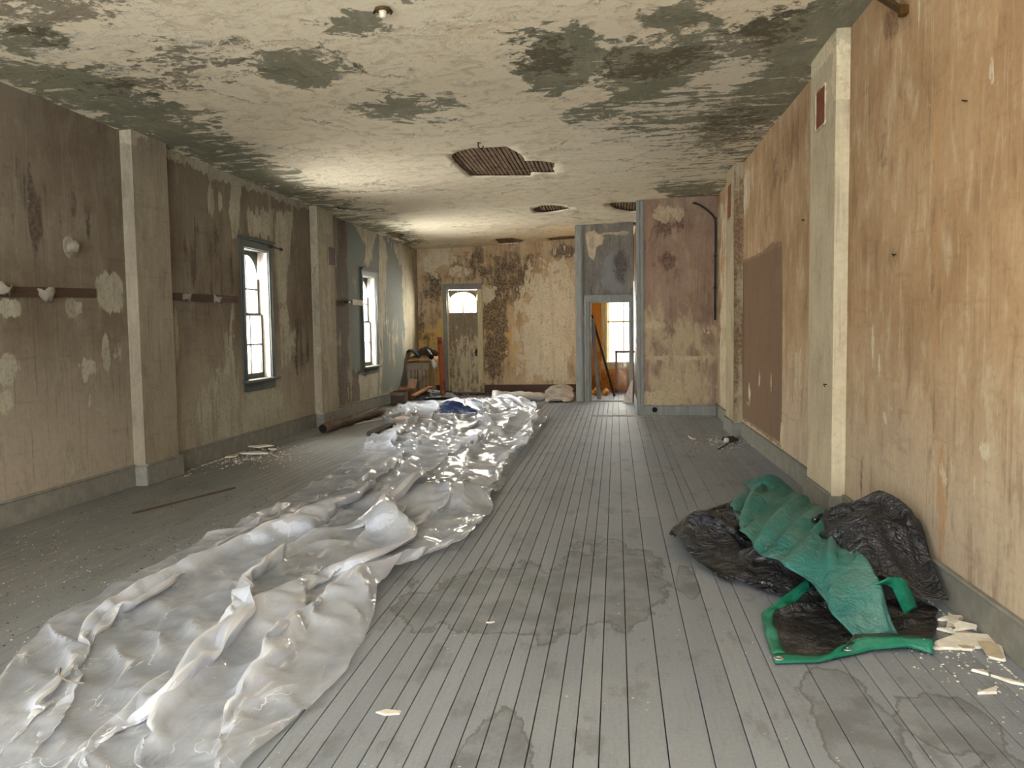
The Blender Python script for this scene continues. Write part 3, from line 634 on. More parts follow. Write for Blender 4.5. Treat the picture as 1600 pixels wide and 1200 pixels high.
def creases(x, y, s, seed):
    """sharp random ridges, 0..1"""
    r = np.random.default_rng(seed); out = 0
    for i in range(4):
        a = r.uniform(0, math.pi); k = s*r.uniform(.6, 1.5); c, d = math.cos(a), math.sin(a)
        w = .9*np.sin((x*d-y*c)*k*.6+r.uniform(0, 6))+.5*np.sin((x+y)*k*.9+r.uniform(0, 6)); out = out+(1-np.abs(np.sin((x*c+y*d)*k+w+r.uniform(0, 6))))**1.6
    return out/2.2
def sheet_mesh(name, P, smooth=True):
    n, m = P.shape[:2]; i = np.arange(n*m).reshape(n, m)
    f = np.stack([i[:-1, :-1], i[1:, :-1], i[1:, 1:], i[:-1, 1:]], -1).reshape(-1, 4)
    return pymesh(name, P.reshape(-1, 3), [tuple(q) for q in f.tolist()], smooth)

def plastic_mat():
    g = G('clear_plastic_film'); p = g.pos(); n = g.noise(p, 2.2, 6, .6); f = g.noise(p, 45, 4, .6); m = g.noise(g.sc(p, (1, .5, 1)), 8, 5, .6, .8)
    col = g.mix(g.step(n, .35, .65), 'd0d8e6', 'e2e8f3'); col = g.mix(g.math('MULTIPLY', g.step(g.noise(p, 5, 5), .56, .7), .35), col, 'bab6ae')
    tr = g.new('ShaderNodeBsdfTransparent'); tr.inputs[0].default_value = (.95, .95, .95, 1)
    rg = g.math('ABSOLUTE', g.math('SUBTRACT', g.noise(g.sc(p, (1, .55, 1)), 5, 4, .55, .5), .5)); nb = g.bump(rg, .8, .045, g.bump(m, .25, .006, g.bump(f, .08, .002)))
    df = g.new('ShaderNodeBsdfDiffuse'); g.set(df, 0, col); tl = g.new('ShaderNodeBsdfTranslucent'); g.set(tl, 0, col)
    gl = g.new('ShaderNodeBsdfGlossy'); gl.inputs[1].default_value = .15; g.set(gl, 'Normal', nb)
    wv = g.vadd(g.sc(p, (1, .5, 1)), g.sc(g.comb(g.noise(p, 3, 3), g.noise(p, 3.7, 3), 0), (.5, .5, 0)))
    v1 = g.vor(wv, 2.6); v2 = g.vor(wv, 7.5)       # hard creases: stress-whitening plus thin highlights painted in white
    cr = g.math('MAXIMUM', g.step(v1, .012, .002), g.math('MULTIPLY', g.step(v2, .014, .003), g.step(m, .5, .6)))
    cr = g.math('MULTIPLY', cr, g.step(g.noise(p, 4.5, 3), .42, .6)); cr = g.math('MAXIMUM', cr, g.step(g.attr('crease'), .25, 1.))
    col = g.mix(g.math('MULTIPLY', cr, .8), col, 'fbfcfe'); df.inputs[0].default_value = (1, 1, 1, 1); g.set(df, 0, col); g.set(tl, 0, col)
    def mx(fac, a, b):
        k = g.new('ShaderNodeMixShader'); g.set(k, 0, fac); g.t.links.new(a, k.inputs[1]); g.t.links.new(b, k.inputs[2]); return k.outputs[0]
    lw = g.new('ShaderNodeLayerWeight'); lw.inputs[0].default_value = .5; g.set(lw, 'Normal', nb)
    fr = g.new('ShaderNodeFresnel'); fr.inputs[0].default_value = 1.5; g.set(fr, 'Normal', nb)
    body = mx(.3, df.outputs[0], tl.outputs[0])
    lift = g.step(g.attr('lift'), .02, .1)
    dens = g.math('MINIMUM', .93, g.math('ADD', g.math('MULTIPLY_ADD', g.step(n, .3, .7), .24, g.math('MULTIPLY', lift, .5)), g.math('MULTIPLY_ADD', lw.outputs['Facing'], .22, .24)))
    dens = g.math('MAXIMUM', dens, g.math('MULTIPLY', cr, .9))
    return g.out(mx(g.math('MINIMUM', .27, g.math('MULTIPLY', fr.outputs[0], .5)), mx(dens, tr.outputs[0], body), gl.outputs[0]))
M_PLASTIC = plastic_mat()
def plastic_sheet():
    rng = np.random.default_rng(11)
    L = [(-160, 1240), (-100, 1150), (0, 1055), (70, 975), (130, 945), (200, 905), (340, 838), (455, 775), (490, 757), (529, 733), (565, 709), (574, 685), (606, 668), (598, 657), (620, 640), (622, 628)]
    R = [(370, 1240), (400, 1200), (490, 1110), (540, 1060), (580, 985), (600, 935), (640, 905), (690, 875), (745, 840), (772, 800), (765, 780), (783, 768), (803, 715), (825, 695), (855, 660), (838, 640), (800, 628)]
    n, m = 420, 110
    a = np.array([fl(*q) for q in L]); b = np.array([fl(*q) for q in R])
    y0 = 2.5; ys = y0+np.linspace(0, 1, n)**1.35*14.6
    def edge(p):
        o = np.argsort(p[:, 1]); return np.interp(ys, p[o, 1], p[o, 0])
    xl, xr = edge(a), edge(b); u = np.linspace(0, 1, m)
    P = np.zeros((n, m, 3)); P[..., 0] = xl[:, None]*(1-u)+xr[:, None]*u; P[..., 1] = ys[:, None]
    Z = np.zeros((n, m)); DX = np.zeros((n, m)); Wd = (xr-xl)[:, None]; far = np.clip((ys-8.5)/2.5, 0, 1)[:, None]
    def pleat(c, h, w, lean):
        """one fold: centre line c(y) as a share of the width, height h(y), half width w in metres"""
        s_ = (u[None, :]-c[:, None])*Wd/w; k = h[:, None]*np.exp(-np.abs(s_)**1.5)
        return k, lean*k
    wob = lambda amp, cells: amp*smooth_noise(n, 2, cells, 1, rng)[:, 0]
    env = lambda y_a, y_b: np.clip((ys-y_a)/.5, 0, 1)*np.clip((y_b-ys)/.6, 0, 1)
    folds = [(.05, .075, .07, 2.4, 7.5, .3), (.93, .13, .12, 2.4, 6.6, -.5), (.16, .09, .06, 2.4, 5.2, 1.0), (.27, .12, .08, 3.2, 7.0, -.9), (.36, .1, .06, 2.4, 4.3, .8), (.45, .14, .09, 2.6, 5.6, .9),
             (.55, .11, .07, 2.4, 6.4, -1.0), (.63, .13, .07, 3.4, 7.2, .8), (.72, .12, .08, 2.4, 5.0, -.8), (.8, .1, .06, 3.0, 7.4, .9), (.3, .13, .09, 5.4, 8.2, .9), (.66, .18, .10, 5.6, 7.6, -.8), (.5, .14, .08, 5.8, 8.4, 1.0),
             (.2, .07, .06, 6.4, 10.5, .7), (.4, .08, .06, 8, 13, -.7), (.6, .09, .06, 8, 12.4, .8), (.78, .1, .08, 8, 13.5, -.8), (.92, .1, .09, 7.4, 14.5, .5), (.1, .07, .06, 9, 15, .5), (.5, .1, .07, 12, 16.8, .8), (.7, .12, .08, 12.5, 16.8, -.8), (.25, .09, .07, 12, 16.8, .6)]
    fr_ = random.Random(23)
    for i in range(26):
        ya = fr_.uniform(1.8, 13.5); folds.append((fr_.uniform(.06, .94), fr_.uniform(.03, .06), fr_.uniform(.028, .045), ya, ya+fr_.uniform(1.2, 3.4), fr_.choice((-1, 1))*fr_.uniform(.4, 1.1)))
    for c0, h, w, ya, yb, ln in folds:
        k, d = pleat(c0+wob(.045, 7)+.03*np.sin(ys*1.3+c0*20), 1.5*h*env(ya, yb)*np.clip(1+wob(.22, 7), .4, 1.5), w*(1+.3*rng.uniform(-1, 1)), ln); Z = np.maximum(Z, k)+.25*np.minimum(Z, k); DX += d
    # cross buckles, mostly at the far end where the film is crushed
    Z += (.012+.03*far)*np.abs(smooth_noise(n, m, 90, 22, rng))+.012*np.abs(smooth_noise(n, m, 26, 9, rng))
    P[..., 2] = .01+Z; P[..., 0] += DX; P[..., 1] += .02*smooth_noise(n, m, 60, 20, rng)
    du = np.linalg.norm(np.diff(P, axis=0), axis=-1); dv = np.linalg.norm(np.diff(P, axis=1), axis=-1)
    ru = du*(1.0+.035*np.clip(smooth_noise(n-1, m, 40, 6, rng), -1, 2)+.02*far[:-1]); rv = dv*(1.03+.08*np.clip(smooth_noise(n, m-1, 36, 9, rng), -1, 2)+.1*far)
    pin = np.zeros((n, m), bool); pin[:, 0] = pin[:, -1] = True; pin[0] = pin[-1] = True
    lay = .004+.02*np.abs(np.sin(u*9.))[None, :]
    def under(Q):     # the film rides over its own lower layers and a bunched heap half way
        x, y = Q[..., 0], Q[..., 1]
        return lay+.03*creases(x, y, 5.0, 4)*np.clip((7.6-y)/1., .4, 1)+.15*np.exp(-(((x+1.8)/.36)**2+((y-7.15)/.42)**2))+.12*np.exp(-(((x+1.35)/.22)**2+((y-7.2)/.45)**2))+.1*np.exp(-(((x+1.5)/.12)**2+((y-4.6)/.6)**2)) \
            + .09*np.exp(-(((x+1.5)/.4)**2+((y-13.6)/.9)**2))+.15*np.exp(-(((x+2.2)/1.2)**2+((y-16.2)/.5)**2))
    P[..., 2] = np.maximum(P[..., 2], under(P))
    return soften(relax(P, ru, rv, under, steps=14, inner=6, pin=pin, bend=.12, grav=.0018), 1, .5)
PL = plastic_sheet()
me = sheet_mesh('plastic_sheet', PL); me.set_sharp_from_angle(angle=math.radians(32))
set_attr(me, 'lift', PL[..., 2].ravel())
_n = np.zeros_like(PL); _a = np.gradient(PL, axis=0); _b = np.gradient(PL, axis=1); _n = np.cross(_b, _a); _n /= np.linalg.norm(_n, axis=-1, keepdims=True)+1e-9
_lap = np.zeros(PL.shape[:2]); _L = PL[1:-1, :-2]+PL[1:-1, 2:]-2*PL[1:-1, 1:-1]; _d = np.linalg.norm(PL[1:-1, 2:]-PL[1:-1, :-2], axis=-1)+1e-6
_lap[1:-1, 1:-1] = np.abs((_L*_n[1:-1, 1:-1]).sum(-1))/_d; set_attr(me, 'crease', np.clip((_lap-.16)/.28, 0, 1).ravel())
plastic = link('plastic_sheet', me, M_PLASTIC)
tag(plastic, 'long crumpled sheet of clear plastic film lying down the middle of the floor', 'plastic sheet')
# ------------------------------------------------------------------ the heaped tarpaulin
def tarp_mat(name, c1, c2, dust, rough=.32, spec=.5, ridge=.09, dst=.38):
    g = G(name); p = g.pos(); n = g.noise(p, 5, 5, .6); f = g.noise(p, 28, 5, .6, .5); cr = g.noise(g.sc(p, (1, 1, 1)), 13, 6, .65, 1.2)
    weave = g.noise(p, 220, 2)
    col = g.mix(g.step(n, .35, .65), c1, c2)
    nrm = g.new('ShaderNodeSeparateXYZ'); gg = g.new('ShaderNodeNewGeometry'); g.t.links.new(gg.outputs['Normal'], nrm.inputs[0])
    up = g.math('MULTIPLY', g.step(nrm.outputs[2], .45, .95), g.step(g.noise(p, 3.5, 5, .6), .38, .62)); col = g.mix(g.math('MULTIPLY', up, dst), col, dust)
    col = g.mix(g.step(g.vor(p, 19, 'F1'), .07, .03), col, 'd8d4cc')
    rg = g.math('ABSOLUTE', g.math('SUBTRACT', g.noise(p, 6, 5, .55, .6), .5)); rg2 = g.math('ABSOLUTE', g.math('SUBTRACT', g.noise(p, 15, 4, .55, .8), .5))
    nb = g.bump(g.math('MULTIPLY_ADD', rg2, .4, rg), 1., ridge, g.bump(cr, .45, .01, g.bump(weave, .1, .001)))
    return g.out(g.bsdf(col, g.math('MULTIPLY_ADD', f, .3, rough-.12), nb, spec))
M_TBLACK = tarp_mat('black_tarpaulin', '17181b', '222327', '514d47')
M_TGREEN = tarp_mat('green_tarpaulin', '2d6660', '37746c', '6f847a', .55, .35, .03)
M_HEM = tarp_mat('green_hem_tape', '0f6149', '176c53', '4c8470', .45, .35, .015)
M_STEEL = flat_mat('zinc_eyelet', 'c8cac8', 'b0b2b0', 30, .35, .5, .1, Metallic=.8)
def coons(left, right, front, back, n, m):
    """n rows from front to back, m columns left to right"""
    L, R, Fr, B = lerp_poly(left, n), lerp_poly(right, n), lerp_poly(front, m), lerp_poly(back, m)
    s = np.linspace(0, 1, n)[:, None, None]; t = np.linspace(0, 1, m)[None, :, None]
    return (1-t)*L[:, None]+t*R[:, None]+(1-s)*Fr[None]+s*B[None]-((1-s)*(1-t)*Fr[0]+(1-s)*t*Fr[-1]+s*(1-t)*B[0]+s*t*B[-1])
def crumple(P, comp_u, comp_v, floor, seed, amp=.03, cells=8, pin_edges=True, **k):
    rng = np.random.default_rng(seed); n, m = P.shape[:2]
    ru = np.linalg.norm(np.diff(P, axis=0), axis=-1)*(comp_u+.12*(comp_u-1)*smooth_noise(n-1, m, cells, cells, rng))
    rv = np.linalg.norm(np.diff(P, axis=1), axis=-1)*(comp_v+.12*(comp_v-1)*smooth_noise(n, m-1, cells, cells, rng))
    e_ = np.minimum(np.minimum(np.arange(n), np.arange(n)[::-1])[:, None], np.minimum(np.arange(m), np.arange(m)[::-1])[None, :])/7.; e_ = np.clip(e_, 0, 1)
    lu0 = np.linalg.norm(np.diff(P, axis=0), axis=-1); lv0 = np.linalg.norm(np.diff(P, axis=1), axis=-1); ru = lu0+(ru-lu0)*e_[:-1]; rv = lv0+(rv-lv0)*e_[:, :-1]
    P = P.copy(); P[..., 2] = np.maximum(P[..., 2], floor(P))+amp*np.abs(smooth_noise(n, m, cells, cells, rng))
    P[..., :2] += .3*amp*np.stack([smooth_noise(n, m, cells*2, cells*2, rng), smooth_noise(n, m, cells*2, cells*2, rng)], -1)
    pin = np.zeros((n, m), bool)
    if pin_edges: pin[0] = pin[-1] = True; pin[:, 0] = pin[:, -1] = True
    return soften(relax(P, ru, rv, floor, pin=pin, **k), 1, .5)
def add_sheet(name, P, mat, parent, angle=35, thick=.0025):
    me = sheet_mesh(name, P); me.set_sharp_from_angle(angle=math.radians(angle)); o = link(name, me, mat, parent)
    md = o.modifiers.new('thickness', 'SOLIDIFY'); md.thickness = thick; md.offset = 0; return o
def gauss(x, y, cx, cy, rx, ry, rot=0.):
    c, s = math.cos(rot), math.sin(rot); a = (x-cx)*c+(y-cy)*s; b = -(x-cx)*s+(y-cy)*c
    return np.exp(-((a/rx)**2+(b/ry)**2))
def heap(Q):
    x, y = Q[..., 0], Q[..., 1]
    h = .4*np.exp(-(((x-1.52)/.33)**2+((y-5.2)/.56)**2)**2) + .17*gauss(x, y, .62, 5.75, .26, .42, -.5) + .14*gauss(x, y, 1.05, 6.3, .3, .6) + .1*gauss(x, y, .95, 5.2, .2, .3) + .06*gauss(x, y, 1.25, 7.0, .25, .4)
    c_ = creases(x, y, 7., 12); return .012+h*(.8+.35*c_)+.05*c_*np.clip(h*8, 0, 1)*np.clip(1.5-np.abs(y-5.8), 0, 1)
tarp = empty('tarpaulin', (1.2, 5.2, 0))
tag(tarp, 'black tarpaulin with green strip and hems heaped against the right wall', 'tarpaulin')
def local(P): return P-np.array([1.2, 5.2, 0])
E3 = lambda pts: [(x, y, z) for x, y, z in pts]
B0 = coons(E3([(.86, 4.72, .01), (.62, 5.05, .01), (.36, 5.6, .01), (.46, 6.2, .01), (.86, 6.9, .01), (1.0, 7.1, .01)]), E3([(1.72, 4.5, .01), (1.75, 4.9, .02), (1.75, 5.6, .1), (1.72, 6.3, .05), (1.6, 6.9, .02)]),
           E3([(.86, 4.72, .01), (1.2, 4.8, .01), (1.5, 4.6, .01), (1.72, 4.5, .01)]), E3([(1.0, 7.1, .01), (1.3, 7.2, .02), (1.6, 6.9, .02)]), 84, 60)
B1 = crumple(B0, 1.36, 1.42, heap, 3, .06, 7, steps=50, inner=6, bend=.22, grav=.003)
B1[..., 0] = np.minimum(B1[..., 0], 1.77)
add_sheet('black_sheet', local(B1), M_TBLACK, tarp)
flat = lambda Q: np.full(Q.shape[:2], .006)
q = lambda x, y, z=.008: fl(x, y, z)+(z,)
FL0 = coons([q(1211, 1038), q(1196, 995, .012), q(1190, 960, .03), q(1226, 932, .06), q(1264, 904, .09)], [q(1457, 1024), q(1464, 985), q(1466, 955), q(1440, 940, .02)],
            [q(1211, 1038), q(1280, 1036), q(1330, 1025, .012), q(1365, 1017, .014), q(1420, 1013, .02), q(1457, 1024)], [q(1264, 904, .09), q(1330, 920, .06), q(1440, 940, .02)], 40, 44)
FL1 = crumple(FL0, 1.05, 1.06, flat, 5, .02, 6, steps=40, inner=6, bend=.2, grav=.003, pinz=None)
t_ = np.linspace(0, 1, 44)[None, :]; FL1[..., 2] += .05*np.clip((t_-.35)/.3, 0, 1)*np.exp(-((np.arange(40)[:, None]-4)/3.2)**2)+.025*creases(FL1[..., 0], FL1[..., 1], 9., 3)*np.clip(np.arange(40)/6., 0, 1)[:, None]
FL1[0] = FL0[0]; FL1[:, 0] = FL0[:, 0]
add_sheet('flap', local(FL1), M_TBLACK, tarp)
up = np.array([0, 0, .006])
add_sheet('hem', local(FL1[:4]+up), M_HEM, tarp, thick=.006); add_sheet('hem', local(FL1[3:, :4]+up), M_HEM, tarp, thick=.006)
gp = FL1[1, 21]+np.array([0, 0, .014])
R_, r_ = .017, .006
me = bpy.data.meshes.new('eyelet'); bm = bmesh.new(); n1, n2 = 20, 8; vv = []
for i in range(n1):
    for j in range(n2):
        a, b = 2*math.pi*i/n1, 2*math.pi*j/n2; vv.append(bm.verts.new(((R_+r_*math.cos(b))*math.cos(a), (R_+r_*math.cos(b))*math.sin(a), r_*.6*math.sin(b))))
for i in range(n1):
    for j in range(n2): bm.faces.new((vv[i*n2+j], vv[(i+1) % n1*n2+j], vv[(i+1) % n1*n2+(j+1) % n2], vv[i*n2+(j+1) % n2]))
bm.to_mesh(me); bm.free(); e = link('eyelet', me, M_STEEL, tarp); e.location = local(gp)
e2 = link('eyelet', me, None, tarp); e2.location = local(FL1[1, 1]+np.array([0, 0, .014]))
# green strip draped from the back of the heap down on to the flap
gl_ = [(1141, 783, .2), (1160, 830, .22), (1190, 865, .22), (1230, 893, .2), (1270, 907, .18), (1292, 938, .14), (1314, 972, .09), (1342, 1004, .03)]
gr_ = [(1206, 764, .2), (1248, 772, .25), (1290, 795, .29), (1330, 835, .3), (1352, 870, .28), (1368, 908, .22), (1386, 962, .1), (1402, 994, .03)]
ga = lerp_poly([fl(x, y, z)+(z,) for x, y, z in gl_], 60); gb = lerp_poly([fl(x, y, z)+(z,) for x, y, z in gr_], 60)
t = np.linspace(0, 1, 24)[None, :, None]; GS = ga[:, None]*(1-t)+gb[:, None]*t
GS[..., 2] += .05*np.sin(math.pi*t[..., 0])*np.linspace(1, .35, 60)[:, None]
rng = np.random.default_rng(8); base = GS.copy()
pinz = np.zeros((60, 24), bool); pinz[0] = pinz[-1] = True; pinz[:, 0] = pinz[:, -1] = True
ru = np.linalg.norm(np.diff(GS, axis=0), axis=-1)*1.03; rv = np.linalg.norm(np.diff(GS, axis=1), axis=-1)*1.06
GS[..., 2] += .014*smooth_noise(60, 24, 7, 4, rng)+.006*np.abs(smooth_noise(60, 24, 20, 9, rng)); GS[..., 0] += .012*smooth_noise(60, 24, 22, 3, rng)
GS = relax(GS, ru, rv, lambda Q: base[..., 2]-.03, steps=40, inner=5, pinz=pinz, bend=.3, grav=.0)
add_sheet('green_strip', local(GS), M_TGREEN, tarp, 50)
# bunched green end behind the heap
c0 = fl(1200, 766); N = 34; lin_ = np.linspace(-1, 1, N)
GB = np.zeros((N, N, 3)); GB[..., 0] = c0[0]+lin_[None, :]*.19; GB[..., 1] = c0[1]+.05+lin_[:, None]*.3
hb = lambda Q: .008+.13*gauss(Q[..., 0], Q[..., 1], c0[0], c0[1]+.05, .15, .24)
GB = crumple(GB, 1.4, 1.5, hb, 21, .04, 7, steps=50, inner=6, bend=.1, grav=.004)
add_sheet('green_end', local(GB), M_TGREEN, tarp)
# folded hem tape at the right of the strip
def ribbon(name, pts, wdir, w, mat, parent, loc):
    P = np.array(pts); S = np.stack([P-np.array(wdir)*w/2, P+np.array(wdir)*w/2], 1); return add_sheet(name, loc(S), mat, parent, 60, .004)
rb = lerp_poly([q(1366, 914, .25), q(1384, 913, .24), q(1394, 918, .22), q(1403, 938, .15), q(1413, 960, .06)], 16)
S = np.stack([rb, rb+np.array([.075, .03, .03])], 1); add_sheet('hem', local(S), M_HEM, tarp, 60, .004)
# ------------------------------------------------------------------ doors
M_DOOR = None
def door_mat():
    g = G('peeling_door_paint'); p = g.pos(); n = g.noise(g.sc(p, (1, 1, .3)), 14, 6, .68); m = g.noise(p, 30, 5, .65)
    z = g.new('ShaderNodeSeparateXYZ'); g.t.links.new(p, z.inputs[0])
    top = g.step(z.outputs[2], 1.15, 1.5)
    col = g.mix(g.step(n, .4, .6), 'c2b496', 'ab9d80')
    bare = g.step(g.math('ADD', n, g.math('MULTIPLY', top, .16)), .5, .6); col = g.mix(g.math('MULTIPLY', bare, .7), col, '6b5a4a')
    col = g.mix(g.math('MULTIPLY', g.step(m, .55, .66), .5), col, 'c4bda4')
    return g.out(g.bsdf(col, .7, g.bump(m, .3, .004)))
M_DOOR = door_mat()
M_CREAM = wood_mat('cream_casing_paint', 'cfc59c', 'b5ab84', (6, 6, .8), .6)
M_BLACKM = flat_mat('black_iron', '1b1a18', '2a2826', 20, .5)
def panelled_door():
    x0, x1, zt, zg = d1[0], d1[1], d1[3], dg
    root = empty('door_1'); structure(root); y = YF
    # casing
    MB().box((x0-.1, y-.035, 0), (x0, y, zt)).box((x0-.085, y-.045, 0), (x0-.03, y-.035, zt)).build('side_casing', M_GREY, root, bevel=.004)
    MB().box((x1, y-.035, .55), (x1+.1, y, zt)).box((x1+.03, y-.045, .55), (x1+.085, y-.035, zt)).build('side_casing', M_CREAM, root, bevel=.004)
    MB().box((x1, y-.03, .3), (x1+.1, y, .55)).build('casing_stub', M_CREAM, root, bevel=.004)
    MB().box((x0-.1, y-.04, zt), (x1+.1, y, zt+.1)).box((x0-.13, y-.07, zt+.1), (x1+.13, y, zt+.14)).build('head_casing', M_GREY, root, bevel=.004)
    for a, b in ((x0, x0+.03), (x1-.03, x1)): MB().box((a, y, 0), (b, y+.16, zt)).build('jamb', M_CREAM, root)
    MB().box((x0, y-.02, 0), (x1, y+.2, .018)).build('threshold', M_GREY, root, bevel=.004)
    MB().box((x0-.05, y+.16, -.05), (x1+.05, y+.2, .02)).build('outer_step', M_GREY, root)
    a, b = x0+.03, x1-.03; w = b-a; f = y+.03; t = .045; st = .1; H = zg
    for p, q in ((a, a+st), (b-st, b), ((a+b)/2-.045, (a+b)/2+.045)): MB().box((p, f, .0 if p != (a+b)/2-.045 else .2), (q, f+t, H)).build('stile', M_DOOR, root, bevel=.003)
    zs = [0, .22, .72, .86, 1.08, 1.2]
    for za, zb in ((0.01, .22), (.72, .84), (1.06, 1.2), (H-.1, H)): MB().box((a+st, f+.001, za), (b-st, f+t-.001, zb)).build('rail', M_DOOR, root, bevel=.003)
    for p, q in ((a+st, (a+b)/2-.045), ((a+b)/2+.045, b-st)):
        for za, zb in ((.22, .72), (1.2, H-.1)):
            MB().box((p, f+.018, za), (q, f+.03, zb)).box((p+.03, f+.010, za+.03), (q-.03, f+.018, zb-.03)).build('panel', M_DOOR, root, bevel=.003)
    MB().box((a+st, f+.018, .84), (b-st, f+.03, 1.06)).box((a+st+.03, f+.010, .87), (b-st-.03, f+.018, 1.03)).build('panel', M_DOOR, root, bevel=.003)
    c = (b-.05, f-.03, .97); m = MB(); m.tube([(c[0], f, c[2]), (c[0], f-.02, c[2]), (c[0], f-.035, c[2]), (c[0], f-.06, c[2]), (c[0], f-.065, c[2])], [.012, .012, .03, .03, .015], 12); m.build('knob', M_BLACKM, root, True)
    MB().box((b-.075, f-.004, .88), (b-.025, f, 1.04)).build('lock_plate', M_BLACKM, root, bevel=.002)
    # arched light above
    lz0, lz1 = zg+.02, zt-.01; R = w/2-.03; mid = (a+b)/2; zc = lz1-.05-R*.62; n = 20
    arc = [(mid-R*math.cos(math.pi*k/n), zc+R*.62*math.sin(math.pi*k/n)) for k in range(n+1)]
    top = [(a+(b-a)*k/n, lz1) for k in range(n+1)]
    v = [(x, yy, z) for yy in (f, f+.03) for x, z in arc+top]; N = n+1; fc = []
    for k in range(n): fc += [(k, k+1, N+k+1, N+k), (2*N+k, 3*N+k, 3*N+k+1, 2*N+k+1), (k, 2*N+k, 2*N+k+1, k+1)]
    MB().add(v, fc).build('arch_head', M_DOOR, root)
    for p, q in ((a, mid-R), (mid+R, b)): MB().box((p, f, lz0), (q, f+.03, zc+.01)).build('light_stile', M_CREAM, root)
    MB().box((a, f, zg), (b, f+.04, lz0)).build('light_rail', M_DOOR, root)
    MB().box((mid-.012, f+.005, lz0), (mid+.012, f+.025, zc+R*.62)).build('muntin', M_CREAM, root)
    for s in (-1, 1):
        half = [q_ for q_ in arc if (q_[0]-mid)*s >= -1e-6]; xs = sorted([q_[0] for q_ in half])
        poly = [(half[0][0], lz0)]+half+[(half[-1][0], lz0)]
        MB().add([(x, f+yy, z) for yy in (.012, .016) for x, z in poly], [tuple(range(len(poly))), tuple(range(len(poly), 2*len(poly)))[::-1]]).build('pane', M_GLASS, root)
panelled_door()
def open_doorway():
    x0, x1, zt = d2[0], d2[1], d2[3]; y = YV; root = empty('door_2'); structure(root)
    for a, b in ((x0-.11, x0), (x1, x1+.07)):
        m = MB().box((a, y-.03, 0), (b, y, zt)); w = b-a
        for k in (.18, .42, .66): m.box((a+w*k, y-.042, 0), (a+w*(k+.14), y-.03, zt))
        m.build('side_casing', M_GREY, root, bevel=.004)
    MB().box((x0-.11, y-.032, zt), (x1+.07, y, zt+.1)).box((x0-.11, y-.05, zt+.1), (x1+.07, y, zt+.13)).box((x0-.05, y-.044, zt+.03), (x1+.03, y-.032, zt+.06)).build('head_casing', M_GREY, root, bevel=.004)
    for a, b in ((x0, x0+.025), (x1-.025, x1)): MB().box((a, y, 0), (b, y+.14, zt)).build('jamb', M_GREY, root)
    MB().box((x0, y, zt-.025), (x1, y+.14, zt)).build('head_jamb', M_GREY, root)
    MB().box((x0, y-.02, 0), (x1, y+.16, .02)).build('threshold', M_GREY, root, bevel=.005)
open_doorway()
def back_window():
    x0, x1, z0, z1 = bw; root = empty('window_3'); structure(root); y = YF-.012
    for a, b in ((x0-.14, x0), (x1, x1+.14)):
        m = MB().box((a, y-.03, z0-.1), (b, y, z1)); m.box((a+.03, y-.045, z0-.1), (a+.06, y-.03, z1)); m.box((a+.085, y-.045, z0-.1), (a+.115, y-.03, z1)); m.build('side_casing', M_CREAM, root, bevel=.004)
    MB().box((x0-.16, y-.09, z0-.05), (x1+.16, y+.2, z0)).build('sill', M_CREAM, root, bevel=.005)
    MB().box((x0-.14, y-.025, z0-.17), (x1+.14, y, z0-.05)).build('apron', M_CREAM, root, bevel=.004)
    mid = (z0+z1)/2
    MB().box((x0, y+.1, mid-.02), (x1, y+.13, mid+.02)).build('meeting_rail', M_CREAM, root)
    MB().box(((x0+x1)/2-.012, y+.1, z0), ((x0+x1)/2+.012, y+.13, z1)).build('muntin', M_CREAM, root)
    for a, b in ((x0, x0+.04), (x1-.04, x1)): MB().box((a, y+.1, z0), (b, y+.13, z1)).build('stile', M_CREAM, root)
    for a, b in ((x0+.04, (x0+x1)/2-.012), ((x0+x1)/2+.012, x1-.04)):
        for za, zb in ((z0, mid-.02), (mid+.02, z1)): MB().box((a, y+.112, za), (b, y+.116, zb)).build('pane', M_GLASS, root)
back_window()

# ------------------------------------------------------------------ fixtures on walls and ceiling
M_RUST = flat_mat('rusty_brown_plate', '6b3a24', '7d4a30', 14, .7)
M_VENT = flat_mat('brown_vent_plate', '57453a', '4a3a30', 14, .7)
M_PORC = flat_mat('white_porcelain', 'd8d0bc', 'c8bfa8', 20, .4)
M_BRASS = flat_mat('tarnished_brass', '4a3514', '6a4c1c', 20, .4, .5, .2, Metallic=.6)
def plate(name, side, mw, pts, off, mat, label, fmat):
    s = 1 if side == 'left' else -1; f = wl if side == 'left' else wr
    q_ = [f(x, y, s*off) for x, y in pts]; ys = [a for a, b in q_]; zs = [b for a, b in q_]
    y0, y1, z0, z1 = min(ys), max(ys), min(zs), max(zs); r = empty(name, mw=mw)
    a, b = sorted((s*off, s*(off+.006))); MB().box((a, y0, z0), (b, y1, z1)).build('cover', mat, r, bevel=.002)
    a, b = sorted((s*off, s*(off+.012)))
    m = MB(); 
    for p in ((y0-.012, y0+.006, z0, z1), (y1-.006, y1+.012, z0, z1), (y0, y1, z0-.012, z0+.006), (y0, y1, z1-.006, z1+.012)): m.box((a, p[0], p[2]), (b, p[1], p[3]))
    m.build('rim', fmat, r, bevel=.003); tag(r, label, 'vent cover'); return r
plate('vent_cover', 'right', MWR, [(1276, 205), (1291, 130)], PR, M_RUST, 'rust brown stove vent cover high on the nearer right wall pier', M_PILR)
plate('vent_cover', 'left', MWL, [(513, 414), (523.5, 388)], PF, M_VENT, 'dark brown vent cover high on the far left wall pier', M_PILL2)
plate('vent_cover', 'right', MWR, [(1137.5, 344), (1143.5, 285)], .12, M_RUST, 'tall rust brown vent cover on the far right wall pier', M_PILR2)
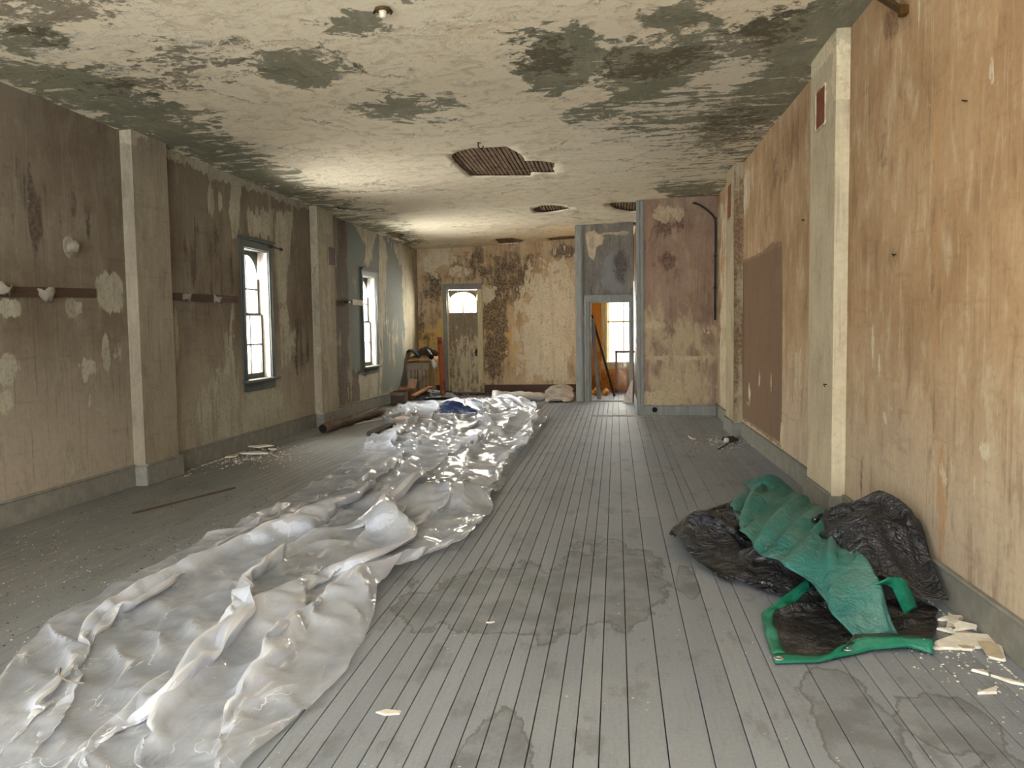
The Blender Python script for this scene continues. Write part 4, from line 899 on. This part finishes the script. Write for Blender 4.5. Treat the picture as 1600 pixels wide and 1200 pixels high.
# ceiling junction box with porcelain knob
x, y = on_ceil(598, 14); z = cz(x, y); r = empty('ceiling_fitting', (x, y, z)); tag(r, 'broken ceiling lamp box with white porcelain socket near the camera', 'lamp socket')
m = MB(); m.tube([(0, 0, 0), (0, 0, -.015)], .055, 16); m.build('box_plate', M_BRASS, r)
m = MB(); m.tube([(0, 0, -.012), (0, 0, -.03), (0, 0, -.055), (0, 0, -.06)], [.028, .026, .022, .012], 14); m.build('socket', M_PORC, r, True)
m = MB(); m.tube([(.05, 0, -.005), (.07, -.02, -.03), (.06, -.03, -.05)], .006, 6); m.build('wire', M_BLACKM, r); m = MB(); m.tube([(-.05, 0, -.005), (-.06, -.01, -.03)], .008, 6); m.build('wire', M_BLACKM, r)
x, y = on_ceil(747, 222); z = cz(x, y); r = empty('ceiling_hook', (x, y, z)); tag(r, 'small dark iron hook hanging before the largest ceiling hole', 'hook')
m = MB(); m.tube([(0, 0, .01), (0, 0, -.05), (.02, 0, -.075), (.05, 0, -.07), (.06, 0, -.045)], .008, 6); m.build('hook', M_BLACKM, r); m = MB(); m.tube([(0, 0, 0), (0, 0, -.01)], .035, 10); m.build('rose', M_BLACKM, r)
# bracket at the top of the right wall
a, b = wr(1391, 0, -.03), wr(1410, 17, -.03); m = MB(); r = empty('wall_bracket', mw=MWR); tag(r, 'dark brass bracket arm at the top of the right wall', 'bracket')
m.bar((-.03, a[0]+.25, a[1]+.12), (-.03, b[0], b[1]), .035, .04); m.build('arm', M_BRASS, r, bevel=.005); MB().box((-.05, b[0]-.03, b[1]-.03), (0, b[0]+.03, b[1]+.03)).build('foot', M_BRASS, r, bevel=.005)
# nails and hooks in the right wall
for (px, py, tx) in ((1505, 158, 'bent nail high in the right wall, nearest the camera'), (1395, 398, 'short nail at mid height of the right wall'), (1254, 344, 'bent nail in the right wall between the piers'), (1288, 601, 'dark nail low on the nearer right wall pier')):
    o_ = -PR if px == 1288 else 0
    a = wr(px, py, o_-.02); m = MB(); m.tube([(o_, a[0], a[1]), (o_-.025, a[0]-.0, a[1]+.004), (o_-.03, a[0]-.05, a[1]-.012)], .0045, 6); tag(m.build('nail', M_BLACKM, mw=MWR), tx, 'nail')
# curtain rod stubs by the windows
a = wl(427, 386, .07); r = empty('rod_bracket', mw=MWL); tag(r, 'iron curtain rod stub at the upper right of the nearer window', 'curtain rod')
m = MB(); m.tube([(.03, a[0]-.05, a[1]), (.07, a[0], a[1]), (.07, a[0]+.26, a[1]-.01)], .012, 8); m.build('rod', M_BLACKM, r); m = MB(); m.tube([(.07, a[0]+.25, a[1]-.01), (.07, a[0]+.29, a[1]-.01)], .022, 8); m.build('finial', M_BLACKM, r)
a, b = wl(543, 472, .1), wl(563, 470, .1); r = empty('rail_arm', mw=MWL); tag(r, 'dark arm with pale board sticking out left of the farther window', 'rail arm')
m = MB(); m.bar((.1, a[0], a[1]), (.1, b[0], b[1]), .03, .03); m.bar((0, a[0]+.1, a[1]), (.1, a[0]+.1, a[1]), .03, .03); m.build('arm', M_BLACKM, r, bevel=.004)
c = wl(551, 472, .13); MB().box((.12, c[0], c[1]-.05), (.135, b[0]+.05, c[1]+.05)).build('board', M_JAMB, r, bevel=.003)
# conduit on the closet wall
P = [(aC(x, y)) for x, y in ((1082, 317), (1092, 320), (1103, 327), (1112, 335), (1117, 342), (1118, 355), (1117.5, 400), (1117, 450), (1117, 500))]
m = MB(); m.tube([(p[0], YC-.028, p[1]) for p in P], .016, 8); r = empty('conduit', (0, 0, 0)); m.build('pipe', M_BLACKM, r, True)
for k in (4, 6, 7): MB().box((P[k][0]-.03, YC-.05, P[k][1]-.012), (P[k][0]+.03, YC-.002, P[k][1]+.012)).build('strap', M_BLACKM, r)
tag(r, 'black electrical conduit curving down the right edge of the closet wall', 'conduit')
# torn paper curls on the chalk rail and wall
M_PAPER = flat_mat('torn_paper', '857d6e', '746c5e', 12, .8)
def curl(px, py, s, label, side='left'):
    f, mw, sg = (wl, MWL, 1) if side == 'left' else (wr, MWR, -1); c = f(px, py, sg*.03); rg = random.Random(px)
    v = []; fc = []; n = 7
    for i in range(n):
        for j in range(4):
            a = i/(n-1); v.append((sg*(.02+.05*s*math.sin(a*2.6)*(1+.3*j)), c[0]+s*.13*(a-.5)+.02*s*rg.random(), c[1]+s*.1*(j/3-.5)+.03*s*rg.uniform(-1, 1)-.03*s*a))
    for i in range(n-1):
        for j in range(3): fc.append((i*4+j, (i+1)*4+j, (i+1)*4+j+1, i*4+j+1))
    me = pymesh('torn_paper', v, fc, True); o = link('torn_paper', me, M_PAPER, None, mw); md = o.modifiers.new('t', 'SOLIDIFY'); md.thickness = .003
    tag(o, label, 'paper scrap')
curl(68, 457, 1.0, 'large torn paper curl on the dark rail of the near left wall'); curl(290, 463, .8, 'small torn paper curl on the rail just beyond the first left pier'); curl(338, 467, .8, 'torn paper curl on the rail nearest to the window'); curl(110, 385, .9, 'torn paper flap above the dark rail on the near left wall'); curl(2, 452, .9, 'torn paper scrap on the rail at the left edge of view')

# ------------------------------------------------------------------ rubble
M_SHARD = flat_mat('broken_plaster', 'd8d2c4', 'c6bfae', 20, .9); M_TAN = flat_mat('painted_plaster_face', 'a99a80', '968872', 20, .8)
M_CRUMB = flat_mat('plaster_crumbs', 'c2bcae', '8f897a', 40, .9); M_WOODR = wood_mat('broken_wood', '7a6650', '92806a', (3, 3, 3), .8); M_DKW = wood_mat('dark_wood', '2e2823', '40372f', (3, 3, 3), .8)
def shard_mesh(rng, L, Wd, t, mats):
    n = rng.integers(6, 9); a = np.sort(rng.uniform(0, 2*math.pi, n)); r = rng.uniform(.7, 1.05, n)
    top = [(L/2*r[i]*math.cos(a[i]), Wd/2*r[i]*math.sin(a[i]), t) for i in range(n)]; bot = [(x*1.06+rng.uniform(-.1, .1)*Wd, y*1.06, 0) for x, y, z in top]
    me = pymesh('plaster_shard', bot+top, [tuple(range(n))[::-1], tuple(range(n, 2*n))]+[(i, (i+1) % n, n+(i+1) % n, n+i) for i in range(n)])
    for m_ in mats: me.materials.append(m_)
    me.polygons[1].material_index = len(mats)-1; return me
def shard(x, y, L, Wd, rz, tilt, t=.012, tan=False, z=0, label=None, group=None, seed=0, name='plaster_shard', mats=None, cat='plaster shard'):
    rng = np.random.default_rng(seed); me = shard_mesh(rng, L, Wd, t, mats or ([M_SHARD, M_TAN] if tan else [M_SHARD]))
    o = link(name, me); o.rotation_euler = (tilt, rng.uniform(-.06, .06), rz); o.location = (x, y, z+.002+abs(math.sin(tilt))*Wd*.5)
    return tag(o, label, cat, group)
k = 0
big = [((1512, 1008), .44, .15, .35, .12, False, 'long white plaster shard lying beside the tarpaulin corner'), ((1549, 1024), .34, .15, -.35, .18, True, 'large tan faced plaster shard with white broken edge by the baseboard'),
 ((1506, 990), .13, .11, .2, .25, False, 'square white plaster chunk on top of the rubble by the tarpaulin'), ((1524, 982), .16, .05, .9, .3, False, 'narrow white plaster stick leaning towards the right baseboard'),
 ((1536, 1000), .3, .08, -.6, .15, True, 'long thin tan plaster shard close to the right baseboard'), ((1552, 1010), .2, .06, -.7, .15, False, 'slim white plaster shard against the right baseboard'),
 ((1493, 968), .22, .06, .2, .05, False, 'flat white plaster shard at the back of the rubble'), ((1488, 990), .16, .06, -.4, .1, False, 'grey white plaster shard next to the tarpaulin hem'), ((1531, 1054), .1, .06, .2, .02, False, 'lone oval white plaster flake on the boards'),
 ((1569, 1065), .16, .03, -.75, .02, False, 'lone white plaster stick on the boards'), ((1539, 1083), .11, .07, .3, .05, False, 'lone angular white plaster flake nearest the camera'), ((1466, 1014), .09, .04, .1, .02, False, 'small white plaster lump at the tarpaulin hem corner')]
for p, L, Wd, rz, tl, tn, lb in big:
    x, y = fl(*p); shard(x, y, L, Wd, rz, tl, tan=tn, label=lb, seed=50+k, z=.012 if 'top' in lb else 0); k += 1
rg = random.Random(5)
for i in range(16):
    px, py = rg.uniform(1474, 1550), rg.uniform(962, 1018); py = max(py, 955+(px-1474)*.5); x, y = fl(px, py)
    shard(x, y, rg.uniform(.05, .12), rg.uniform(.03, .06), rg.uniform(0, 3), rg.uniform(0, .2), tan=rg.random() < .3, seed=100+i, label='small plaster shard in the rubble between tarpaulin and right baseboard', group='small plaster shards by the tarpaulin')
def crumbs(name, n, fn, smin, smax, mat, label, cat='rubble', seed=0):
    """countless crumbs as one object: little tetra chips"""
    r = random.Random(seed); m = MB()
    for i in range(n):
        x, y = fn(r); s = r.uniform(smin, smax); a = r.uniform(0, 6.3); st = r.uniform(.3, 1)
        v = [(x+s*math.cos(a), y+s*math.sin(a), .001), (x+s*st*math.cos(a+2), y+s*st*math.sin(a+2), .001), (x+s*st*math.cos(a+4.2), y+s*st*math.sin(a+4.2), .001), (x, y, .001+s*.5)]
        m.add(v, [(0, 2, 1), (0, 1, 3), (1, 2, 3), (2, 0, 3)])
    o = m.build(name, mat); tag(o, label, cat, kind='stuff'); return o
def near(cx, cy, rx, ry): 
    x0, y0 = fl(cx, cy); return lambda r: (x0+r.gauss(0, rx), y0+r.gauss(0, ry))
inroom = lambda f: (lambda r: (lambda p: (min(max(p[0], -4.78), 1.72), p[1]))(f(r)))
crumbs('plaster_crumbs', 500, inroom(near(1520, 1005, .22, .32)), .003, .014, M_CRUMB, 'white plaster crumbs scattered around the shards by the right baseboard', seed=1)
crumbs('plaster_crumbs', 420, inroom(near(385, 715, .35, .45)), .006, .03, M_CRUMB, 'plaster crumbs heaped by the left baseboard below the window', seed=2)
crumbs('plaster_crumbs', 320, inroom(near(1115, 692, .35, .35)), .006, .028, M_CRUMB, 'plaster and wood crumbs piled before the far right pier', seed=3)
crumbs('plaster_crumbs', 160, inroom(lambda r: (r.uniform(.2, 1.6), 14.3+r.gauss(0, .05))), .006, .022, M_CRUMB, 'pale crumbs along the foot of the closet wall', seed=4)
crumbs('floor_specks', 700, lambda r: (r.uniform(-1.2, 1.6), r.uniform(2.4, 9)), .0015, .0045, M_CRUMB, 'tiny white specks strewn over the boards', seed=5)
crumbs('floor_chips', 900, lambda r: (r.uniform(-4.7, -2.9), 3.5+abs(r.gauss(0, 2.6))), .002, .011, M_CRUMB, 'pale chips and straw strewn along the left side of the floor', seed=6)
crumbs('dark_chips', 500, lambda r: (r.uniform(-4.7, -3.0), 3.5+abs(r.gauss(0, 3))), .003, .014, M_DKW, 'dark dirt crumbs strewn along the left side of the floor', seed=7)
crumbs('plaster_crumbs', 300, inroom(near(970, 650, .25, .06)), .005, .025, M_CRUMB, 'pale crumbs and splinters before the open doorway', seed=8)
crumbs('plaster_crumbs', 500, inroom(lambda r: (r.uniform(-3.9, -.95), 19.35-abs(r.gauss(0, .3)))), .01, .05, M_DKW, 'dark rubble along the foot of the far wall', seed=9)
for i, (px, py, L, Wd, rz, lb, mt) in enumerate([(405, 712, .5, .1, .2, 'longest pale plaster shard on the heap below the nearer window', None), (398, 702, .4, .12, .5, 'curved pale plaster shard at the back of the heap below the nearer window', None), (362, 717, .22, .09, 1.1, 'small tan plaster shard at the near end of the heap by the left baseboard', True), (425, 706, .2, .08, -.3, 'pale plaster shard at the far end of the heap by the left baseboard', None)]):
    x, y = fl(px, py); shard(max(x, -4.7), y, L, Wd, rz, .15, t=.015, tan=bool(mt), seed=300+i, label=lb, z=.02)
for i, (px, py, L, Wd, rz, lb) in enumerate([(1085, 686, .28, .12, .8, 'tan plaster flake at the left of the debris before the far right pier'), (1142, 690, .22, .14, .2, 'dark brown lump at the right of the debris before the far right pier')]):
    x, y = fl(px, py); shard(x, y, L, Wd, rz, .3, t=.015 if i == 0 else .035, tan=True, seed=320+i, label=lb, mats=None if i == 0 else [M_DKW], cat='debris')
x, y = fl(1135, 692); m = MB(); m.tube([(x-.03, y, .035), (x-.02, y, .035), (x+.02, y, .035), (x+.03, y, .035)], [.02, .034, .034, .02], 12); tag(m.build('cup', M_PORC, smooth=True), 'small round white lump on the debris before the far right pier', 'debris')
for i, (px, py, lb) in enumerate([(765, 973, 'lone white plaster fleck on the dark floor stain'), (607, 1115, 'powdery white plaster flake on the boards by the sheet edge')]):
    x, y = fl(px, py); shard(x, y, .05 if i == 0 else .1, .03 if i == 0 else .05, .2, .02, t=.006, seed=340+i, label=lb)
for i in range(7):
    x, y = fl(509+(i-3)*5+rg.uniform(-4, 4), 972+rg.uniform(-12, 12)); shard(x, y, rg.uniform(.05, .11), rg.uniform(.03, .05), rg.uniform(0, 3), .2, tan=True, z=.05, seed=350+i, label='small cream plaster flake lying in a fold of the plastic sheet', group='plaster flakes in the plastic fold')
# strips, sticks and rolls on the floor
def stick(name, p, q_, w, h, mat, label, cat='stick', z=0, z2=None):
    a, b = fl(*p), fl(*q_); m = MB(); m.bar((a[0], a[1], z+h/2+.001), (b[0], b[1], (z if z2 is None else z2)+h/2+.001), w, h); return tag(m.build(name, mat, bevel=min(w, h)*.15), label, cat)
stick('wood_strip', (208, 803), (367, 763), .025, .012, M_STRIP, 'long thin dark wood strip lying on the left of the floor', 'wood strip')
stick('wood_block', (580, 682), (612, 668), .14, .07, M_DKW, 'short dark wood block at the left edge of the plastic sheet', 'wood block')
stick('wood_strip', (545, 665), (600, 654), .03, .012, M_SHARD, 'thin pale stick beside the brown roll on the floor', 'stick')
stick('wood_strip', (1150, 686), (1122, 703), .015, .012, M_DKW, 'dark splinter crossing the debris before the far right pier', 'stick')
a, b = fl(506, 670, .07), fl(596, 642, .07); rr = random.Random(3); r = empty('roll', (a[0], a[1], .0))
n = 14; pts = [(a[0]+(b[0]-a[0])*i/n-a[0]+rr.uniform(-.02, .02), (b[1]-a[1])*i/n, .075+rr.uniform(-.012, .012)) for i in range(n+1)]
m = MB(); m.tube(pts, [.07+rr.uniform(-.015, .012) for i in range(n+1)], 10); m.build('roll', wood_mat('muddy_brown_roll', '4c4034', '6a5c4c', (3, .6, 3), .9, '6a4a38'), r, True)
m = MB(); m.tube([(pts[0][0]-.0, pts[0][1]-.012, .075), (pts[0][0], pts[0][1]-.0, .075)], .062, 10); m.build('dark_end', M_DARK, r); tag(r, 'long muddy brown roll lying along the far left baseboard', 'roll')
# string on the plastic
c = [fl(x, y, .1) for x, y in ((95, 1048), (93, 1058), (102, 1066), (118, 1070), (132, 1071))]; m = MB(); m.tube([(x, y, .11) for x, y in c], .004, 6)
tag(m.build('string', M_PAPER, smooth=True), 'short pale string curled on the near end of the plastic', 'string')

# ------------------------------------------------------------------ blue sheet and other plastic at the far end
def film(name, pts_l, pts_r, n, m_, cu, cv, floor, seed, mat, label, cat, amp=.04, pin=True, thick=0, z=.01):
    a, b = lerp_poly([fl(*q_)+(z,) for q_ in pts_l], n), lerp_poly([fl(*q_)+(z,) for q_ in pts_r], n); t_ = np.linspace(0, 1, m_)[None, :, None]
    P = a[:, None]*(1-t_)+b[:, None]*t_; P = crumple(P, cu, cv, floor, seed, amp, 6, pin, steps=45, inner=5, bend=.1, grav=.004)
    me = sheet_mesh(name, P); me.set_sharp_from_angle(angle=math.radians(35)); o = link(name, me, mat)
    if thick: md = o.modifiers.new('t', 'SOLIDIFY'); md.thickness = thick
    return tag(o, label, cat)
M_BLUE = tarp_mat('blue_plastic', '0b2c62', '123f80', '1c4c86', .5, .3, .03, .2)
cb = fl(716, 650); film('blue_sheet', [(686, 657), (690, 652)], [(746, 657), (744, 652)], 26, 34, 1.35, 1.3, lambda Q: .1+.22*gauss(Q[..., 0], Q[..., 1], cb[0]-.1, cb[1], .35, .5), 31, M_BLUE, 'crumpled bright blue plastic sheet lying on the clear plastic', 'blue sheet', thick=.002)
M_MILK = plastic_mat()
cr_ = fl(812, 634); rl = empty('plastic_roll', (cr_[0], cr_[1], 0)); rr = random.Random(9); a, b = fl(770, 629), fl(856, 626)
pts = [((b[0]-a[0])*(i/12)+a[0]-cr_[0], (b[1]-a[1])*(i/12)+a[1]-cr_[1]+rr.uniform(-.03, .03), .13-.05*(i/12)) for i in range(13)]
m = MB(); m.tube(pts, [.13-.05*(i/12)+rr.uniform(-.02, .02) for i in range(13)], 12); m.build('roll', flat_mat('milky_plastic', 'c9c8c2', 'b8b5ac', 6, .35, .5), rl, True)
tag(rl, 'loose roll of milky plastic at the far end of the clear sheet', 'plastic roll')
cg = fl(880, 622); film('grey_sheet', [(850, 630), (852, 620)], [(896, 629), (895, 620)], 24, 30, 1.4, 1.4, lambda Q: .01+.25*gauss(Q[..., 0], Q[..., 1], cg[0], cg[1], .5, .6), 33, flat_mat('grey_crumpled_plastic', 'a9a39a', '8f8981', 7, .45), 'crumpled grey white plastic heap at the foot of the far wall', 'plastic heap', amp=.07, thick=.002)
cd = fl(662, 622); film('dark_sheet', [(648, 628), (656, 616)], [(712, 624), (702, 615)], 26, 34, 1.3, 1.3, lambda Q: .02+.12*gauss(Q[..., 0], Q[..., 1], cd[0], cd[1], .8, .7), 35, tarp_mat('navy_black_plastic', '12161c', '1b2430', '2a3442', .35), 'navy black plastic sheet spread below the wooden stand', 'dark sheet', thick=.002)

# ------------------------------------------------------------------ stand piled with junk in the far left corner
YS = 18.6
aS = at_y(YS); sx0, sz1 = aS(636, 563); sx1, _ = aS(669, 563); sw = sx1-sx0
M_STAND = wood_mat('weathered_stand_wood', '8a7d6c', 'a39582', (5, 5, .6), .85, '6a5a4a'); M_CARD = flat_mat('brown_cardboard', '6e5040', '7d5c48', 9, .85); M_ORW = wood_mat('orange_pine', 'a5703c', 'b98650', (4, 4, 4), .7)
st = empty('wooden_stand', (sx0, YS, 0)); tag(st, 'weathered wooden stand with plank front in the far left corner', 'wooden stand')
MB().box((-.05, -.06, sz1-.1), (sw+.05, .55, sz1-.06)).build('top', M_STAND, st, bevel=.005)
MB().box((-.02, -.03, sz1-.22), (sw+.02, 0, sz1-.1)).build('apron', M_STAND, st, bevel=.005)
xx = 0
for i, w_ in enumerate((.1, .09, .06, .1, .07)):
    MB().box((xx, -.02-.006*(i % 2), .05), (xx+w_-.012, .01, sz1-.2)).build('plank', M_STAND, st, bevel=.004); xx += w_+.01*(i == 2)
for (a, b) in ((0, .5), (sw-.05, .5), (sw-.05, 0), (0, 0)): MB().box((a, b, 0), (a+.05, b+.05, sz1-.1)).build('leg', M_STAND, st, bevel=.004)
MB().box((0, .02, .1), (sw, .5, .13)).build('shelf', M_STAND, st)
def bent_sheet(name, pts, depth, y, mat, label, cat, th=.008, lift=0.):
    v = [(x, yy, z+lift*(yy > y)) for yy in (y, y+depth) for x, z in pts]; n = len(pts); me = pymesh(name, v, [(i, i+1, n+i+1, n+i) for i in range(n-1)], True)
    o = link(name, me, mat); md = o.modifiers.new('t', 'SOLIDIFY'); md.thickness = th; return tag(o, label, cat)
bent_sheet('board', [aS(*q_) for q_ in ((636, 565), (642, 563.5), (655, 562), (668, 562), (676, 564), (684, 570))], .55, YS-.1, flat_mat('tan_board', 'c09868', 'b08a5c', 6, .6), 'tan bent board lying on top of the wooden stand', 'board', .008, .13)
bent_sheet('carpet_piece', [aS(*q_) for q_ in ((634, 559), (635, 550), (639, 546), (644, 548), (650, 553), (655, 558.5))], .4, YS-.05, flat_mat('black_carpet', '1c1a1c', '2a2628', 20, .9), 'black curled carpet piece on the left of the stand', 'carpet', .02)
p0 = aS(677, 557.5); r = empty('black_tube', (p0[0], YS-.2, p0[1])); tag(r, 'black round tube lying on the stand with its open end showing', 'tube')
def hollow(m, pts, R, th, n=16):
    m.tube(pts, R, n, False); m.tube(pts, R-th, n, False); return m
hollow(MB(), [(0, 0, 0), (-.3, .7, .17)], .06, .008).build('tube', M_BLACKM, r, True); m = MB(); m.tube([(-.02, .05, 0), (-.03, .06, 0)], .052, 14); m.build('inner', M_DARK, r)
p0 = aS(684, 571); r = empty('paper_roll', (p0[0], YS-.25, p0[1])); tag(r, 'white paper roll hanging off the right end of the stand', 'paper roll')
m = MB(); m.tube([(0, 0, -.03), (-.07, .12, .05), (-.16, .3, .12)], [.055, .055, .05], 12); m.build('roll', flat_mat('white_paper', 'c8c8c8', 'b4b2b0', 9, .6), r, True)
p0 = aS(661, 550); rr = random.Random(4); r = empty('dark_bundle', (p0[0], YS+.36, p0[1]-.12)); tag(r, 'dark shaggy bundle on the stand behind the tube', 'bundle')
m = MB(); m.tube([(-.22, 0, .04), (-.12, .02, .1), (0, 0, .13), (.12, .03, .1), (.25, 0, .05)], [.05, .1, .11, .1, .05], 10); m.build('cloth', flat_mat('dark_brown_cloth', '3a322c', '4a4038', 14, .95), r, True)
p0, p1 = aS(644, 569), aS(640, 618); m = MB(); m.bar((sx0-.085, YS+.1, sz1-.05), (sx0-.1, YS-.45, .02), .05, .12); tag(m.build('leaning_board', M_STRIP, bevel=.004), 'dark board leaning against the left side of the stand', 'board')
# boxes and boards at its foot
def carton(px, py, Y, w, d, h, rz, label, mat):
    x, z = at_y(Y)(px, py); r = empty('carton', (x, Y, 0), rz); tag(r, label, 'carton')
    for a in (((-w/2, -d/2, 0), (w/2, -d/2+.006, h)), ((-w/2, d/2-.006, 0), (w/2, d/2, h)), ((-w/2, -d/2, 0), (-w/2+.006, d/2, h)), ((w/2-.006, -d/2, 0), (w/2, d/2, h))): MB().box(*a).build('side', mat, r)
    MB().box((-w/2, -d/2, .002), (w/2, d/2, .008)).build('bottom', mat, r)
    m = MB(); m.bar((-w/2, -d/2, h), (-w/2, -d/2-.16, h+.08), .005, .005); 
    for s in (-1, 1):
        m = MB().add([(-w/2, s*d/2, h), (w/2, s*d/2, h), (w/2-.01, s*(d/2+.12), h-.06), (-w/2+.01, s*(d/2+.12), h-.06)], [(0, 1, 2, 3)]); o = m.build('flap', mat, r); md = o.modifiers.new('t', 'SOLIDIFY'); md.thickness = .005
    return r
carton(637, 612, 17.75, .34, .36, .3, .2, 'reddish brown cardboard carton left of the stand', M_CARD)
carton(624, 622, 16.7, .3, .36, .26, .06, 'dark brown cardboard carton by the far left baseboard', flat_mat('dark_cardboard', '51433a', '5e4d42', 9, .9))
p0, p1 = at_y(17.5)(648, 619), at_y(18.0)(672, 604); m = MB(); m.bar((p0[0], 17.4, p0[1]+.02), (p1[0], 18.05, p1[1]), .12, .03); tag(m.build('pine_board', M_ORW, bevel=.003), 'orange pine board slanting up in front of the stand', 'board')
p0 = at_y(17.4)(641, 601); m = MB(); m.plate([(-.12, -.1), (.06, -.13), (.12, .1), (-.05, .13)], .02, Matrix.Translation((p0[0], 17.6, p0[1])) @ Matrix.Rotation(1.2, 4, 'X')); tag(m.build('board_piece', flat_mat('pinkish_board', 'a8866c', '9c7a62', 9), bevel=.003), 'pinkish square board propped on the cartons', 'board')
# rust-brown pole by the door, pine slat beside it
p0, p1 = at_y(18.5)(687, 528), at_y(18.0)(693, 619); M_POLE = wood_mat('red_brown_pole', '7a3c24', '91502f', (4, 4, .5), .6, '5a2a1a')
m = MB(); m.tube([(p0[0], 18.5, p0[1]), ((p0[0]*2+p1[0])/3, 18.33, (p0[1]*2)/3), ((p0[0]+2*p1[0])/3, 18.17, p0[1]/3), (p1[0], 18.0, .01)], [.058, .06, .062, .064], 14); tag(m.build('pole', M_POLE, smooth=False), 'thick red brown pole standing upright beside the panelled door', 'pole')
p0 = at_y(18.9)(679, 576); MB_ = MB().box((p0[0]-.02, 18.9, 0), (p0[0]+.02, 18.93, p0[1])); tag(MB_.build('slat', M_ORW, bevel=.003), 'thin pale slat standing right of the wooden stand', 'slat')

# ------------------------------------------------------------------ open doorway and back room
M_GP = wood_mat('grey_plank', '6e6c68', '84817a', (5, 5, .6), .8)
v17 = at_y(17.42); p0, p1 = at_y(17.55)(925.5, 497), at_y(17.42)(936, 622)
m = MB(); m.bar((p0[0], 17.6, p0[1]), (p1[0], 17.42, .025), .085, .03, up=(0, 1, 0)); tag(m.build('leaning_plank', M_GP, bevel=.004), 'grey plank leaning upright inside the open doorway', 'plank')
p0, p1 = at_y(17.75)(924.5, 492), at_y(18.3)(960, 619); m = MB(); m.bar((p0[0], 17.75, p0[1]), (p1[0], 18.3, .02), .05, .03, up=(0, 1, 0)); tag(m.build('leaning_bar', M_DKW, bevel=.003), 'thin dark bar leaning diagonally across the open doorway', 'bar')
M_PUR = wood_mat('faded_purple_paint', '8a6a64', '9c7c74', (5, 5, .6), .7)
r = empty('loose_sash', (0, 0, 0)); YL = 19.25; q0, q1 = at_y(YL)(961, 548), at_y(YL)(1000, 615); tag(r, 'loose window sash with faded purple frame leaning in the back room', 'window sash')
for a, b in (((q0[0], 0.02), (q0[0]+.05, q0[1])), ((q1[0]-.05, .02), (q1[0], q0[1])), ((q0[0], q0[1]-.05), (q1[0], q0[1])), ((q0[0], .02), (q1[0], .1))): MB().box((a[0], YL, a[1]), (b[0], YL+.035, b[1])).build('frame_bar', M_PUR, r, bevel=.003)
MB().box((q0[0]+.05, YL+.015, .1), (q1[0]-.05, YL+.019, q0[1]-.05)).build('pane', M_GLASS, r)
rg2 = random.Random(12)
for i in range(9):
    x, y = -.62+.2*(i % 3)+rg2.uniform(-.03, .03), 18.7+.26*(i//3)+rg2.uniform(-.03, .03); s_ = rg2.uniform(.05, .09)
    me = bpy.data.meshes.new('rubble_lump'); bm = bmesh.new(); bmesh.ops.create_icosphere(bm, subdivisions=2, radius=s_)
    for v in bm.verts: v.co *= rg2.uniform(.82, 1.1)
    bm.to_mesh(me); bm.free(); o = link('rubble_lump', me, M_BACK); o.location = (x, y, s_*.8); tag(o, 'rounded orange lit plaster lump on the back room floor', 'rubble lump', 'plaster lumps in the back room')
p0, p1 = at_y(16.9)(995, 603), at_y(16.6)(981, 634); m = MB(); m.plate([(0, 0), (.2, -.02), (.215, .45), (.19, .46)], .02, Matrix.Translation((.12, 16.9, .0)) @ Matrix.Rotation(1.45, 4, 'X')); tag(m.build('board_scrap', M_JAMB, bevel=.003), 'pale triangular board scrap leaning right of the open doorway', 'board scrap')
for z_ in (.35, 1.25, 2.0): MB().box((XD-.014, YC-.005, z_), (XD-.008, YC+.04, z_+.09)).build('hinge', M_BLACKM, bpy.data.objects['trim_6'])
